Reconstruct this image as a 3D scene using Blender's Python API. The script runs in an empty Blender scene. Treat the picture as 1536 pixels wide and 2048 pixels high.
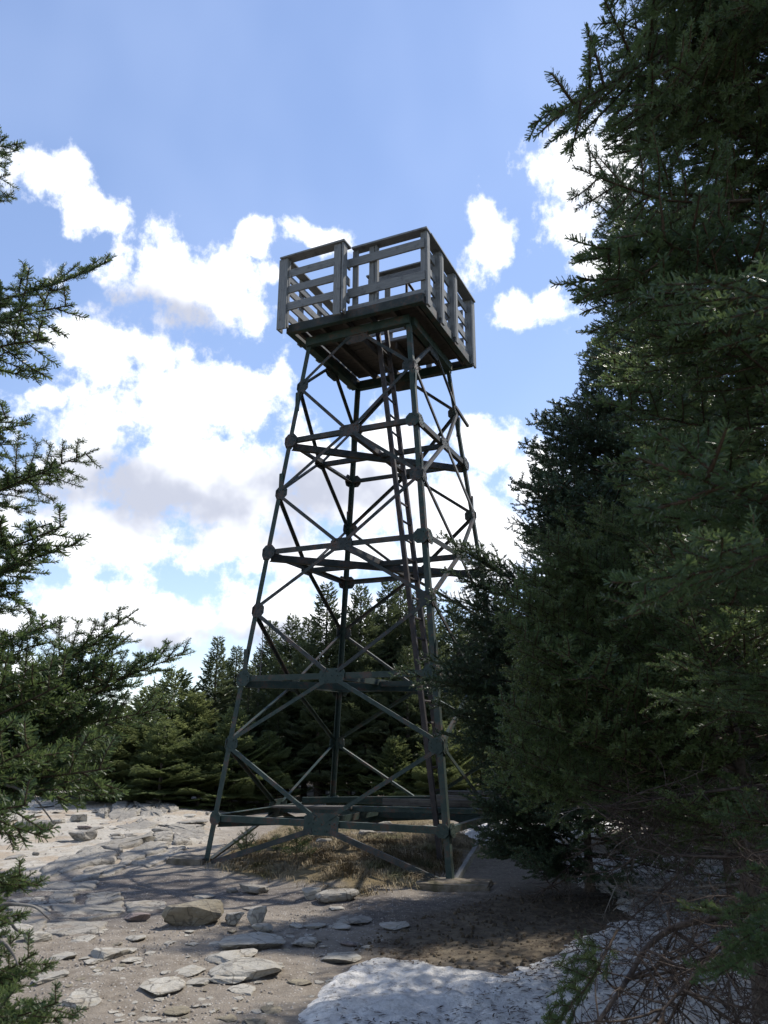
import bpy, bmesh, math, random
import numpy as np
from mathutils import Vector, Matrix

R = math.radians
sc = bpy.context.scene
col = sc.collection
random.seed(7)

# ---------------------------------------------------------------- camera
CAM = np.array([0.0597, -12.3575, 1.6818])
PITCH, ROLL, FPX = R(16.162), R(-0.216), 1549.7
_f = np.array([0, math.cos(PITCH), math.sin(PITCH)])
_u0 = np.array([0, -math.sin(PITCH), math.cos(PITCH)])
_r0 = np.array([1.0, 0, 0])
_r = math.cos(ROLL) * _r0 - math.sin(ROLL) * _u0
_u = math.sin(ROLL) * _r0 + math.cos(ROLL) * _u0
cam = bpy.data.cameras.new('camera')
cam_o = bpy.data.objects.new('camera', cam)
col.objects.link(cam_o)
cam_o.matrix_world = Matrix(((_r[0], _u[0], -_f[0], CAM[0]), (_r[1], _u[1], -_f[1], CAM[1]),
                             (_r[2], _u[2], -_f[2], CAM[2]), (0, 0, 0, 1)))
cam.sensor_fit = 'VERTICAL'
cam.sensor_height = 24
cam.lens = FPX / 2048 * 24
cam.clip_start, cam.clip_end = 0.05, 20000
cam.dof.use_dof = True
cam.dof.focus_distance = 11.0
cam.dof.aperture_fstop = 7.0
sc.camera = cam_o


def pdir(px, py):
    d = _f + (px - 768) / FPX * _r + (1024 - py) / FPX * _u
    return d / np.linalg.norm(d)


def at_depth(px, py, depth):
    """world point seen at a photo pixel, `depth` metres ahead of the camera (measured along the ground)"""
    d = pdir(px, py)
    return CAM + d * (depth / d[1])


def at_z(px, py, z=0.0):
    d = pdir(px, py)
    return CAM + d * ((z - CAM[2]) / d[2])


def to_px(P):
    d = np.asarray(P) - CAM
    z = d @ _f
    return 768 + FPX * (d @ _r) / z, 1024 - FPX * (d @ _u) / z, z


def cr(x, y, z=0.0):
    """camera-relative ground position: x to the right, y ahead"""
    return np.array([CAM[0] + x, CAM[1] + y, z])


# ---------------------------------------------------------------- light
SUN_AZ, SUN_EL = R(52), R(50)          # azimuth to the right of the view direction
sun_dir = Vector((math.sin(SUN_AZ) * math.cos(SUN_EL), math.cos(SUN_AZ) * math.cos(SUN_EL), math.sin(SUN_EL)))
sl = bpy.data.lights.new('sun', 'SUN')
sl.energy = 3.6
sl.angle = R(1.1)
sl.color = (1.0, 0.95, 0.87)
so = bpy.data.objects.new('sun', sl)
so.rotation_euler = (-sun_dir).to_track_quat('-Z', 'Y').to_euler()
so.location = (20, 20, 40)
col.objects.link(so)
sc.view_settings.view_transform = 'Standard'
sc.view_settings.look = 'None'
sc.view_settings.exposure = 0.72
sc.view_settings.gamma = 1
sc.view_settings.use_curve_mapping = False
sc.cycles.max_bounces = 5
sc.cycles.diffuse_bounces = 3
sc.cycles.transparent_max_bounces = 4


def build_world():
    w = bpy.data.worlds.new('World')
    w.cycles.sampling_method = 'NONE'
    sc.world = w
    w.use_nodes = True
    nt = w.node_tree
    N, L = nt.nodes, nt.links
    N.clear()
    out = N.new('ShaderNodeOutputWorld')
    bg = N.new('ShaderNodeBackground')
    sky = N.new('ShaderNodeTexSky')
    sky.sky_type = 'NISHITA'
    sky.sun_disc = False
    sky.sun_elevation = SUN_EL
    sky.sun_rotation = SUN_AZ
    sky.altitude = 1500
    sky.air_density = 1.0
    sky.dust_density = 0.15
    sky.ozone_density = 1.0
    tc = N.new('ShaderNodeTexCoord')
    sep = N.new('ShaderNodeSeparateXYZ')
    L.new(tc.outputs['Generated'], sep.inputs[0])

    def math_(op, a, b=None, c=None):
        m = N.new('ShaderNodeMath')
        m.operation = op
        for i, v in enumerate((a, b, c)):
            if v is None:
                continue
            if isinstance(v, (int, float)):
                m.inputs[i].default_value = v
            else:
                L.new(v, m.inputs[i])
        return m.outputs[0]

    def smooth(v, a, b):
        m = N.new('ShaderNodeMapRange')
        m.interpolation_type = 'SMOOTHSTEP'
        L.new(v, m.inputs['Value'])
        m.inputs['From Min'].default_value = a
        m.inputs['From Max'].default_value = b
        return m.outputs[0]

    az = math_('ARCTAN2', sep.outputs[0], sep.outputs[1])
    el = math_('ARCSINE', sep.outputs[2])
    uv = N.new('ShaderNodeCombineXYZ')
    L.new(az, uv.inputs[0])
    L.new(el, uv.inputs[1])
    def noise(scale, detail=6, rough=0.55, off=0.0):
        n = N.new('ShaderNodeTexNoise')
        n.noise_dimensions = '2D'
        n.inputs['Scale'].default_value = scale
        n.inputs['Detail'].default_value = detail
        n.inputs['Roughness'].default_value = rough
        v = N.new('ShaderNodeVectorMath')
        v.operation = 'ADD'
        L.new(uv.outputs[0], v.inputs[0])
        v.inputs[1].default_value = (off, off * 1.7, 0)
        L.new(v.outputs[0], n.inputs['Vector'])
        return n
    wn = noise(5.5, 3, .6)
    sub = N.new('ShaderNodeVectorMath')
    sub.operation = 'SUBTRACT'
    L.new(wn.outputs['Color'], sub.inputs[0])
    sub.inputs[1].default_value = (.5, .5, .5)
    mad = N.new('ShaderNodeVectorMath')
    mad.operation = 'MULTIPLY_ADD'
    L.new(sub.outputs[0], mad.inputs[0])
    mad.inputs[1].default_value = (.10, .085, 0)
    L.new(uv.outputs[0], mad.inputs[2])
    warped = mad.outputs[0]

    def field(blobs):
        acc = None
        for (u, v, a, b, rot) in blobs:
            mp = N.new('ShaderNodeVectorMath')
            mp.operation = 'MULTIPLY_ADD'
            L.new(warped, mp.inputs[0])
            mp.inputs[1].default_value = (1 / a, 1 / b, 0)
            mp.inputs[2].default_value = (-u / a, -v / b, 0)
            ln = N.new('ShaderNodeVectorMath')
            ln.operation = 'LENGTH'
            L.new(mp.outputs[0], ln.inputs[0])
            o = ln.outputs['Value']
            acc = o if acc is None else math_('MINIMUM', acc, o)
        return math_('SUBTRACT', 1.0, acc)

    def blob(px, py, a, b, rot=0):
        d = pdir(px, py)
        e = math.asin(d[2])
        return (math.atan2(d[0], d[1]), e, a / FPX / math.cos(e), b / FPX, R(rot))
    B = [blob(95, 350, 112, 50), blob(205, 440, 55, 50), blob(375, 585, 170, 100), blob(200, 695, 170, 58),
         blob(350, 810, 215, 110), blob(390, 960, 350, 165), blob(690, 960, 250, 150), blob(230, 1085, 300, 85), blob(560, 1110, 280, 62),
         blob(250, 1245, 370, 66), blob(640, 1240, 330, 75), blob(930, 1060, 190, 135), blob(1190, 360, 125, 125), blob(968, 490, 66, 68),
         blob(1020, 618, 60, 36), blob(1105, 612, 42, 38), blob(1200, 535, 62, 70), blob(955, 870, 80, 46), blob(1075, 950, 105, 66),
         blob(655, 482, 62, 28), blob(528, 490, 36, 34), blob(560, 570, 50, 36), blob(118, 790, 50, 22), blob(90, 1375, 190, 34), blob(1060, 1120, 150, 60)]
    NV = len(B)
    rg = random.Random(3)
    for k in range(9):                        # the same broken cumulus goes on all round the horizon
        a0 = R(40 + 280 * (k + .5) / 9 + rg.uniform(-8, 8))
        a0 = (a0 + math.pi) % (2 * math.pi) - math.pi
        e0 = R(rg.uniform(8, 40))
        s = rg.uniform(.14, .26)
        B.append((a0, e0, s / math.cos(e0), s * rg.uniform(.4, .6), 0))
    base = field(B)
    det = noise(15, 8, .63, 3.1)
    dens = math_('ADD', base, math_('MULTIPLY', math_('SUBTRACT', det.outputs['Fac'], .5), 2.5))
    mask = smooth(dens, -.08, .55)
    D = [blob(330, 1000, 330, 95), blob(650, 1000, 200, 75), blob(330, 640, 140, 36), blob(190, 1305, 280, 50), blob(560, 1290, 240, 40)]
    dark = field(D)
    dn = noise(10, 4, .55, 9.2)
    dk = smooth(math_('ADD', dark, math_('MULTIPLY', math_('SUBTRACT', dn.outputs['Fac'], .5), 1.8)), -.35, .75)
    cc = N.new('ShaderNodeMix')
    cc.data_type = 'RGBA'
    L.new(dk, cc.inputs[0])
    cc.inputs[6].default_value = (8.8, 8.95, 9.3, 1)
    cc.inputs[7].default_value = (3.9, 4.15, 4.95, 1)
    # thin high haze veils that soften the blue
    vn = noise(2.2, 3, .6, 5.5)
    veil = math_('MULTIPLY', smooth(vn.outputs['Fac'], .35, .75), .15)
    m0 = N.new('ShaderNodeMix')
    m0.data_type = 'RGBA'
    L.new(veil, m0.inputs[0])
    hs = N.new('ShaderNodeHueSaturation')
    hs.inputs['Hue'].default_value = .512
    hs.inputs['Saturation'].default_value = 1.26
    hs.inputs['Value'].default_value = SKY_V
    gm = N.new('ShaderNodeGamma')
    gm.inputs[1].default_value = .62
    L.new(sky.outputs[0], gm.inputs[0])
    L.new(gm.outputs[0], hs.inputs['Color'])
    L.new(hs.outputs[0], m0.inputs[6])
    m0.inputs[7].default_value = (4.6, 5.6, 8.0, 1)
    m1 = N.new('ShaderNodeMix')
    m1.data_type = 'RGBA'
    L.new(mask, m1.inputs[0])
    L.new(m0.outputs[2], m1.inputs[6])
    L.new(cc.outputs[2], m1.inputs[7])
    L.new(m1.outputs[2], bg.inputs['Color'])
    bg.inputs['Strength'].default_value = 0.1
    L.new(bg.outputs[0], out.inputs[0])


SKY_V = 2.45
build_world()


# ---------------------------------------------------------------- helpers
def tag(o, label=None, cat=None, group=None, kind=None):
    if label:
        o['label'] = label
    if cat:
        o['category'] = cat
    if group:
        o['group'] = group
    if kind:
        o['kind'] = kind
    return o


def empty(name, loc=(0, 0, 0), rz=0.0):
    o = bpy.data.objects.new(name, None)
    o.empty_display_size = .2
    o.location = Vector([float(v) for v in loc])
    o.rotation_euler.z = rz
    col.objects.link(o)
    return o


def link(name, me, parent=None):
    o = bpy.data.objects.new(name, me)
    col.objects.link(o)
    o.parent = parent
    return o


def mesh_np(name, V, F, mats, mi=None, smooth=False, quads=None):
    """V (n,3); F (m,3) triangles; optional quads (k,4)"""
    me = bpy.data.meshes.new(name)
    V = np.asarray(V, np.float32)
    F = np.asarray(F, np.int32).reshape(-1, 3)
    nq = 0
    loops = F.ravel()
    totals = np.full(len(F), 3, np.int32)
    if quads is not None and len(quads):
        Q = np.asarray(quads, np.int32)
        loops = np.concatenate([loops, Q.ravel()])
        totals = np.concatenate([totals, np.full(len(Q), 4, np.int32)])
    me.vertices.add(len(V))
    me.vertices.foreach_set('co', V.ravel())
    me.loops.add(len(loops))
    me.loops.foreach_set('vertex_index', loops)
    me.polygons.add(len(totals))
    starts = np.concatenate([[0], np.cumsum(totals)[:-1]]).astype(np.int32)
    me.polygons.foreach_set('loop_start', starts)
    me.polygons.foreach_set('loop_total', totals)
    if mi is not None:
        me.polygons.foreach_set('material_index', np.asarray(mi, np.int32))
    if smooth:
        me.polygons.foreach_set('use_smooth', np.ones(len(totals), bool))
    for m in mats:
        me.materials.append(m)
    me.update(calc_edges=True)
    me.validate()
    return me


def box_mesh(name, sx, sy, sz, mat, bevel=.004, jit=0.0):
    bm = bmesh.new()
    bmesh.ops.create_cube(bm, size=1)
    for v in bm.verts:
        v.co = Vector((v.co.x * sx, v.co.y * sy, v.co.z * sz))
        if jit:
            v.co += Vector([random.uniform(-jit, jit) for _ in range(3)])
    if bevel:
        bmesh.ops.bevel(bm, geom=bm.edges[:], offset=bevel, segments=1, affect='EDGES')
    me = bpy.data.meshes.new(name)
    bm.to_mesh(me)
    bm.free()
    me.materials.append(mat)
    return me


def frame(p0, p1, upv):
    """matrix whose X runs from p0 to p1, Z near upv, origin midway"""
    p0, p1, upv = Vector(p0), Vector(p1), Vector(upv)
    x = (p1 - p0).normalized()
    y = upv.cross(x).normalized()
    z = x.cross(y)
    m = Matrix((x, y, z)).transposed().to_4x4()
    m.translation = (p0 + p1) / 2
    return m, (p1 - p0).length


def board(name, p0, p1, upv, w, t, mat, parent=None, bevel=.004, jit=.005):
    """timber from p0 to p1: w across (local Y), t along upv (local Z)"""
    m, l = frame(p0, p1, upv)
    o = link(name, box_mesh(name, l, w, t, mat, bevel, jit), parent)
    o.matrix_local = m
    return o


def angle_iron(name, p0, p1, n_out, size, mat, parent, th=.009, flip=1):
    """L-section bar from p0 to p1: one flange lies flat in the face (normal n_out), the other points inward"""
    m, l = frame(p0, p1, n_out)
    s, h = size, l / 2
    prof = [(-s / 2 * flip, 0), (s / 2 * flip, 0), (s / 2 * flip, -th), ((-s / 2 + th) * flip, -th), ((-s / 2 + th) * flip, -s * .85), (-s / 2 * flip, -s * .85)]
    V = [(-h, y, z) for y, z in prof] + [(h, y, z) for y, z in prof]
    F = [(i, (i + 1) % 6, 6 + (i + 1) % 6, 6 + i) for i in range(6)]
    F += [(0, 1, 2, 3), (0, 3, 4, 5), (6, 9, 8, 7), (6, 11, 10, 9)]
    me = bpy.data.meshes.new(name)
    me.from_pydata(V, [], F)
    me.materials.append(mat)
    bm = bmesh.new()
    bm.from_mesh(me)
    bmesh.ops.recalc_face_normals(bm, faces=bm.faces)
    bm.to_mesh(me)
    bm.free()
    o = link(name, me, parent)
    o.matrix_local = m
    return o


def plate_mesh(name, outline, th, mat, bolts=()):
    """flat steel plate in local XY with bolt heads on both faces"""
    bm = bmesh.new()

    def prism(pts, z0, z1):
        a = [bm.verts.new((x, y, z0)) for x, y in pts]
        b = [bm.verts.new((x, y, z1)) for x, y in pts]
        n = len(pts)
        bm.faces.new(b)
        bm.faces.new(a[::-1])
        for i in range(n):
            bm.faces.new((a[i], a[(i + 1) % n], b[(i + 1) % n], b[i]))
    prism(outline, -th / 2, th / 2)
    for (x, y) in bolts:
        h = [(x + .011 * math.cos(k * math.pi / 3), y + .011 * math.sin(k * math.pi / 3)) for k in range(6)]
        prism(h, th / 2, th / 2 + .010)
        prism(h, -th / 2 - .010, -th / 2)
    me = bpy.data.meshes.new(name)
    bm.to_mesh(me)
    bm.free()
    me.materials.append(mat)
    return me


# value noise for terrain
def _hash(ix, iy, s):
    h = (ix * 374761393 + iy * 668265263 + s * 974634777) & 0xffffffff
    h = ((h ^ (h >> 13)) * 1274126177) & 0xffffffff
    return ((h ^ (h >> 16)) & 0xffff) / 65535.0


def vnoise(x, y, s=0):
    x = np.asarray(x, float)
    y = np.asarray(y, float)
    ix = np.floor(x).astype(np.int64)
    iy = np.floor(y).astype(np.int64)
    fx, fy = x - ix, y - iy
    fx = fx * fx * (3 - 2 * fx)
    fy = fy * fy * (3 - 2 * fy)
    a, b = _hash(ix, iy, s), _hash(ix + 1, iy, s)
    c, d = _hash(ix, iy + 1, s), _hash(ix + 1, iy + 1, s)
    return (a * (1 - fx) + b * fx) * (1 - fy) + (c * (1 - fx) + d * fx) * fy - .5


def fbm(x, y, s=0, o=4):
    t, a = 0, 1.0
    for k in range(o):
        t = t + a * vnoise(np.asarray(x) * 2 ** k, np.asarray(y) * 2 ** k, s + k)
        a *= .5
    return t


def sstep(v, a, b):
    t = np.clip((np.asarray(v, float) - a) / (b - a), 0, 1)
    return t * t * (3 - 2 * t)


def poly_sd(x, y, P):
    """signed distance to polygon, positive inside"""
    x = np.asarray(x, float)
    y = np.asarray(y, float)
    P = np.asarray(P, float)[:, :2]
    d = np.full(x.shape, 1e9)
    ins = np.zeros(x.shape, bool)
    n = len(P)
    for i in range(n):
        a, b = P[i], P[(i + 1) % n]
        ex, ey = b - a
        t = np.clip(((x - a[0]) * ex + (y - a[1]) * ey) / (ex * ex + ey * ey + 1e-12), 0, 1)
        d = np.minimum(d, np.hypot(x - a[0] - t * ex, y - a[1] - t * ey))
        c = ((a[1] > y) != (b[1] > y)) & (x < (b[0] - a[0]) * (y - a[1]) / (b[1] - a[1] + 1e-12) + a[0])
        ins ^= c
    return np.where(ins, d, -d)


# ---------------------------------------------------------------- materials
def mat(name):
    m = bpy.data.materials.new(name)
    m.use_nodes = True
    nt = m.node_tree
    return m, nt.nodes, nt.links, nt.nodes['Principled BSDF']


class MB:
    """tiny node helper"""
    def __init__(s, name):
        s.m, s.N, s.L, s.b = mat(name)
        s.tc = s.N.new('ShaderNodeTexCoord')
        s.geo = s.N.new('ShaderNodeNewGeometry')

    def vec(s, which='Object', scale=(1, 1, 1)):
        mp = s.N.new('ShaderNodeMapping')
        mp.inputs['Scale'].default_value = scale
        s.L.new(s.geo.outputs['Position'] if which == 'World' else s.tc.outputs[which], mp.inputs[0])
        return mp.outputs[0]

    def noise(s, v, scale, detail=5, rough=.6):
        n = s.N.new('ShaderNodeTexNoise')
        n.inputs['Scale'].default_value = scale
        n.inputs['Detail'].default_value = detail
        n.inputs['Roughness'].default_value = rough
        s.L.new(v, n.inputs['Vector'])
        return n.outputs['Fac']

    def voro(s, v, scale, feature='F1', out='Distance'):
        n = s.N.new('ShaderNodeTexVoronoi')
        n.feature = feature
        n.inputs['Scale'].default_value = scale
        s.L.new(v, n.inputs['Vector'])
        return n.outputs[out]

    def rng(s, v, a, b, c=0.0, d=1.0):
        m = s.N.new('ShaderNodeMapRange')
        m.interpolation_type = 'SMOOTHSTEP'
        s.L.new(v, m.inputs['Value'])
        for k, val in zip(('From Min', 'From Max', 'To Min', 'To Max'), (a, b, c, d)):
            m.inputs[k].default_value = val
        return m.outputs[0]

    def mix(s, f, a, b, blend='MIX'):
        n = s.N.new('ShaderNodeMix')
        n.data_type = 'RGBA'
        n.blend_type = blend
        for i, v in ((0, f), (6, a), (7, b)):
            if isinstance(v, (int, float)):
                n.inputs[i].default_value = v
            elif isinstance(v, tuple):
                n.inputs[i].default_value = (*v, 1)
            else:
                s.L.new(v, n.inputs[i])
        return n.outputs[2]

    def math(s, op, a, b):
        m = s.N.new('ShaderNodeMath')
        m.operation = op
        for i, v in enumerate((a, b)):
            if isinstance(v, (int, float)):
                m.inputs[i].default_value = v
            else:
                s.L.new(v, m.inputs[i])
        return m.outputs[0]

    def attr(s, name):
        n = s.N.new('ShaderNodeAttribute')
        n.attribute_name = name
        return n.outputs['Fac']

    def rand(s):
        return s.N.new('ShaderNodeObjectInfo').outputs['Random']

    def bump(s, h, strength=.5, dist=.02, prev=None):
        n = s.N.new('ShaderNodeBump')
        n.inputs['Strength'].default_value = strength
        n.inputs['Distance'].default_value = dist
        s.L.new(h, n.inputs['Height'])
        if prev is not None:
            s.L.new(prev, n.inputs['Normal'])
        return n.outputs[0]

    def done(s, color, rough=.8, normal=None, spec=.3, metal=0.0):
        if isinstance(color, tuple):
            s.b.inputs['Base Color'].default_value = (*color, 1)
        else:
            s.L.new(color, s.b.inputs['Base Color'])
        if isinstance(rough, (int, float)):
            s.b.inputs['Roughness'].default_value = rough
        else:
            s.L.new(rough, s.b.inputs['Roughness'])
        s.b.inputs['Specular IOR Level'].default_value = spec
        s.b.inputs['Metallic'].default_value = metal
        if normal is not None:
            s.L.new(normal, s.b.inputs['Normal'])
        return s.m


def m_steel(name, paint, bare, wear):
    k = MB(name)
    v = k.vec('World')
    n1 = k.noise(v, 5, 6, .65)
    n2 = k.noise(v, 38, 5, .7)
    base = k.mix(k.rng(n1, .35, .7), paint, tuple(c * 1.7 for c in paint))
    w = k.rng(k.math('ADD', n1, k.math('MULTIPLY', n2, .5)), wear, wear + .16)
    rust = k.mix(k.rng(n2, .4, .65), bare, (.085, .045, .028))
    c = k.mix(w, base, rust)
    return k.done(c, k.rng(n2, .3, .7, .5, .8), k.bump(n2, .25, .004), .3)


def m_wood(name, a, b, grain=1.0):
    k = MB(name)
    v = k.vec('Object', (1.6, 26, 26))
    g = k.noise(v, 2.2, 7, .65)
    v2 = k.vec('Object', (6, 90, 90))
    g2 = k.noise(v2, 1.5, 3, .6)
    c = k.mix(k.rng(g, .32, .68), a, b)
    c = k.mix(k.rng(g2, .55, .75, 0, .45 * grain), c, tuple(x * .45 for x in a))
    c = k.mix(k.math('MULTIPLY', k.rand(), .35), c, tuple(x * .62 for x in b))
    st = k.noise(k.vec('World'), 7, 5, .7)
    c = k.mix(k.rng(st, .54, .70, 0, .55), c, tuple(x * .42 for x in a))
    return k.done(c, .85, k.bump(g2, .5, .005), .15)


def m_rock(name, a, b, c_, lich=(.27, .27, .235)):
    k = MB(name)
    v = k.vec('World')
    n1 = k.noise(v, 4.5, 8, .65)
    n2 = k.noise(v, 26, 8, .7)
    n3 = k.noise(k.vec('World', (1.2, 1.2, 9)), 6, 6, .6)
    cc = k.mix(k.rng(n1, .35, .66), a, b)
    cc = k.mix(k.rng(n3, .5, .72, 0, .8), cc, c_)
    cc = k.mix(k.rng(n2, .56, .7, 0, .75), cc, tuple(x * .5 for x in a))
    cc = k.mix(k.rng(k.noise(v, 13, 6, .75), .55, .68, 0, .6), cc, lich)
    wv = k.N.new('ShaderNodeVectorMath')
    wv.operation = 'MULTIPLY_ADD'
    nn = k.N.new('ShaderNodeTexNoise')
    nn.inputs['Scale'].default_value = 5
    k.L.new(v, nn.inputs['Vector'])
    k.L.new(nn.outputs['Color'], wv.inputs[0])
    wv.inputs[1].default_value = (.35, .35, .35)
    k.L.new(v, wv.inputs[2])
    cr_ = k.rng(k.voro(wv.outputs[0], 4.5, 'DISTANCE_TO_EDGE'), .05, .0, 0, .75)
    cc = k.mix(cr_, cc, (.07, .06, .05))
    br = k.math('MULTIPLY', k.rand(), .45)
    cc = k.mix(br, cc, tuple(x * .62 for x in b))
    nb = k.bump(n3, .5, .03)
    nb = k.bump(n2, .9, .02, nb)
    return k.done(cc, .88, nb, .2)


M = {}
M['green'] = m_steel('green painted steel', (.018, .033, .027), (.055, .047, .042), .75)
M['steel'] = m_steel('weathered brace steel', (.020, .026, .024), (.058, .055, .052), .72)
M['red'] = m_steel('red oxide ladder steel', (.026, .022, .022), (.045, .040, .039), .75)
M['galv'] = m_steel('bare galvanised steel', (.125, .125, .12), (.10, .09, .08), .80)
M['wood'] = m_wood('weathered grey timber', (.150, .152, .153), (.235, .237, .236))
M['oldwood'] = m_wood('dark old timber', (.07, .062, .055), (.13, .12, .105))
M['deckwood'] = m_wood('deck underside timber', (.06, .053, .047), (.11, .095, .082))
M['rock_grey'] = m_rock('grey schist', (.215, .196, .168), (.325, .300, .258), (.255, .215, .160))
M['rock_tan'] = m_rock('tan lichened rock', (.185, .158, .112), (.285, .248, .180), (.22, .195, .15))
M['rock_pale'] = m_rock('pale quartz rock', (.31, .287, .245), (.44, .412, .355), (.30, .25, .18))
M['rock_red'] = m_rock('reddish slab', (.20, .155, .14), (.31, .265, .245), (.25, .20, .18))


def m_conc():
    k = MB('mossy old concrete')
    v = k.vec('World')
    n = k.noise(v, 9, 7, .65)
    c = k.mix(k.rng(n, .35, .65), (.115, .095, .07), (.20, .175, .14))
    c = k.mix(k.rng(k.noise(v, 4, 6, .6), .5, .65, 0, .7), c, (.065, .06, .03))
    return k.done(c, .95, k.bump(k.noise(v, 60, 6, .7), .7, .01), .1)


M['conc'] = m_conc()


def m_needle(name, a, b, tip, trans=.28):
    k = MB(name)
    v = k.vec('World')
    n = k.noise(v, 3.5, 4, .6)
    c = k.mix(k.rng(n, .35, .65), a, b)
    c = k.mix(k.math('MULTIPLY', k.rand(), .55), c, tip)
    fine = k.noise(v, 55, 2, .5)
    c = k.mix(k.rng(fine, .5, .7, 0, .5), c, tuple(x * 1.6 for x in b))
    k.done(c, .42, None, .4)
    tr = k.N.new('ShaderNodeBsdfTranslucent')
    k.L.new(k.mix(.5, c, tuple(min(1, x * 2.1) for x in tip)), tr.inputs['Color'])
    ms = k.N.new('ShaderNodeMixShader')
    ms.inputs[0].default_value = trans
    out = k.N['Material Output'] if 'Material Output' in k.N else None
    k.L.new(k.b.outputs[0], ms.inputs[1])
    k.L.new(tr.outputs[0], ms.inputs[2])
    k.L.new(ms.outputs[0], out.inputs['Surface'])
    return k.m


M['fir'] = m_needle('fir needles', (.028, .056, .026), (.054, .094, .036), (.096, .126, .042), .42)
M['spruce'] = m_needle('spruce needles', (.027, .052, .032), (.048, .082, .044), (.078, .104, .046))
M['fir_sunlit'] = m_needle('young fir needles', (.045, .082, .032), (.078, .120, .042), (.120, .150, .050), .34)  # yellower needles, with sunlight painted into the brighter tone
M['far'] = m_needle('distant spruce foliage', (.044, .064, .034), (.074, .098, .046), (.104, .122, .052), .36)
M['far_light'] = m_needle('distant fir foliage', (.066, .092, .036), (.110, .142, .052), (.150, .168, .064), .45)


def m_bark(name, a, b):
    k = MB(name)
    v = k.vec('Object', (8, 8, 8))
    n = k.noise(v, 3, 6, .65)
    c = k.mix(k.rng(n, .35, .65), a, b)
    return k.done(c, .92, k.bump(n, .5, .01), .12)


M['bark'] = m_bark('conifer bark', (.055, .043, .034), (.13, .11, .09))
M['twig'] = m_bark('brown twig', (.05, .036, .026), (.10, .075, .055))
M['dead'] = m_bark('grey dead wood', (.10, .090, .080), (.22, .205, .185))
M['brown_dead'] = m_bark('brown dead wood', (.045, .033, .027), (.12, .095, .078))


def m_ground():
    k = MB('mountain top soil')
    v = k.vec('World')
    n1 = k.noise(v, 1.3, 7, .6)
    n2 = k.noise(v, 9, 8, .68)
    n3 = k.noise(v, 60, 6, .7)
    soil = k.mix(k.rng(n2, .34, .66), (.160, .134, .106), (.245, .212, .172))
    soil = k.mix(k.rng(n1, .42, .62, 0, .6), soil, (.225, .195, .160))
    sand = k.mix(k.rng(n2, .32, .62), (.30, .268, .218), (.43, .395, .335))
    sand = k.mix(k.rng(n1, .45, .62, 0, .65), sand, (.30, .225, .150))
    shade_band = k.mix(k.rng(n2, .35, .65), (.085, .073, .064), (.150, .132, .118))  # darker soil tone, shade put into the colour
    lit = k.mix(k.rng(n2, .35, .65), (.066, .052, .038), (.135, .110, .076))
    turf = k.mix(k.rng(n2, .35, .65), (.085, .065, .034), (.17, .13, .070))
    c = k.mix(k.attr('sand'), soil, sand)
    c = k.mix(k.attr('shade_band'), c, shade_band)
    c = k.mix(k.attr('turf'), c, turf)
    c = k.mix(k.attr('litter'), c, lit)
    # grit: small stone chips
    cells = k.voro(v, 42)
    csel = k.N.new('ShaderNodeTexVoronoi')
    csel.inputs['Scale'].default_value = 42
    k.L.new(v, csel.inputs['Vector'])
    sx = k.N.new('ShaderNodeSeparateColor')
    k.L.new(csel.outputs['Color'], sx.inputs[0])
    chip = k.math('MULTIPLY', k.rng(cells, .42, .30), k.rng(sx.outputs[0], .72, .76))
    nolit = k.math('SUBTRACT', 1.0, k.math('MAXIMUM', k.attr('litter'), k.attr('turf')))
    chip = k.math('MULTIPLY', chip, nolit)
    chipc = k.mix(sx.outputs[1], (.24, .215, .185), (.46, .43, .39))
    c = k.mix(k.math('MULTIPLY', chip, .8), c, chipc)
    c = k.mix(k.rng(n3, .52, .72, 0, .5), c, (.06, .048, .038))
    c = k.mix(k.attr('forest'), c, (.05, .075, .04))
    h = k.math('ADD', k.math('MULTIPLY', n2, .7), k.math('MULTIPLY', n3, .35))
    nb = k.bump(h, .8, .035)
    nb = k.bump(chip, .6, .012, nb)
    return k.done(c, .93, nb, .15)


M['ground'] = m_ground()


def m_snow():
    k = MB('old granular snow')
    v = k.vec('World')
    n1 = k.noise(v, 7, 8, .68)
    n2 = k.noise(v, 45, 6, .7)
    c = k.mix(k.rng(n1, .33, .6), (.80, .77, .72), (.56, .545, .52))
    dirt = k.math('MULTIPLY', k.rng(k.noise(v, 20, 8, .8), .48, .62), k.rng(k.noise(v, 1.8, 5, .6), .38, .6, .35, 1))
    c = k.mix(k.math('MULTIPLY', dirt, .85), c, (.13, .108, .085))
    c = k.mix(k.attr('ice'), c, (.30, .30, .30))
    h = k.math('ADD', n1, k.math('MULTIPLY', n2, .4))
    return k.done(c, .6, k.bump(h, .9, .05), .35)


M['snow'] = m_snow()


def m_grass():
    k = MB('dead winter grass')
    n = k.noise(k.vec('World'), 5, 5, .6)
    c = k.mix(k.rng(n, .35, .65), (.17, .130, .075), (.30, .240, .150))
    c = k.mix(k.rng(k.noise(k.vec('World'), 1.7, 4, .6), .52, .68, 0, .8), c, (.075, .085, .03))
    return k.done(c, .8, None, .2)


M['grass'] = m_grass()


def m_chip():
    k = MB('stone chips')
    n = k.noise(k.vec('World'), 9, 3, .6)
    return k.done(k.mix(k.rng(n, .35, .65), (.17, .145, .12), (.33, .30, .265)), .9, None, .2)


M['chip'] = m_chip()
M['clod'] = m_bark('dark soil crumbs', (.045, .034, .024), (.115, .09, .058))

# ---------------------------------------------------------------- ground
def gpoly(pts, z=0.0):
    return [at_z(x, y, z)[:2] for x, y in pts]


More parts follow.
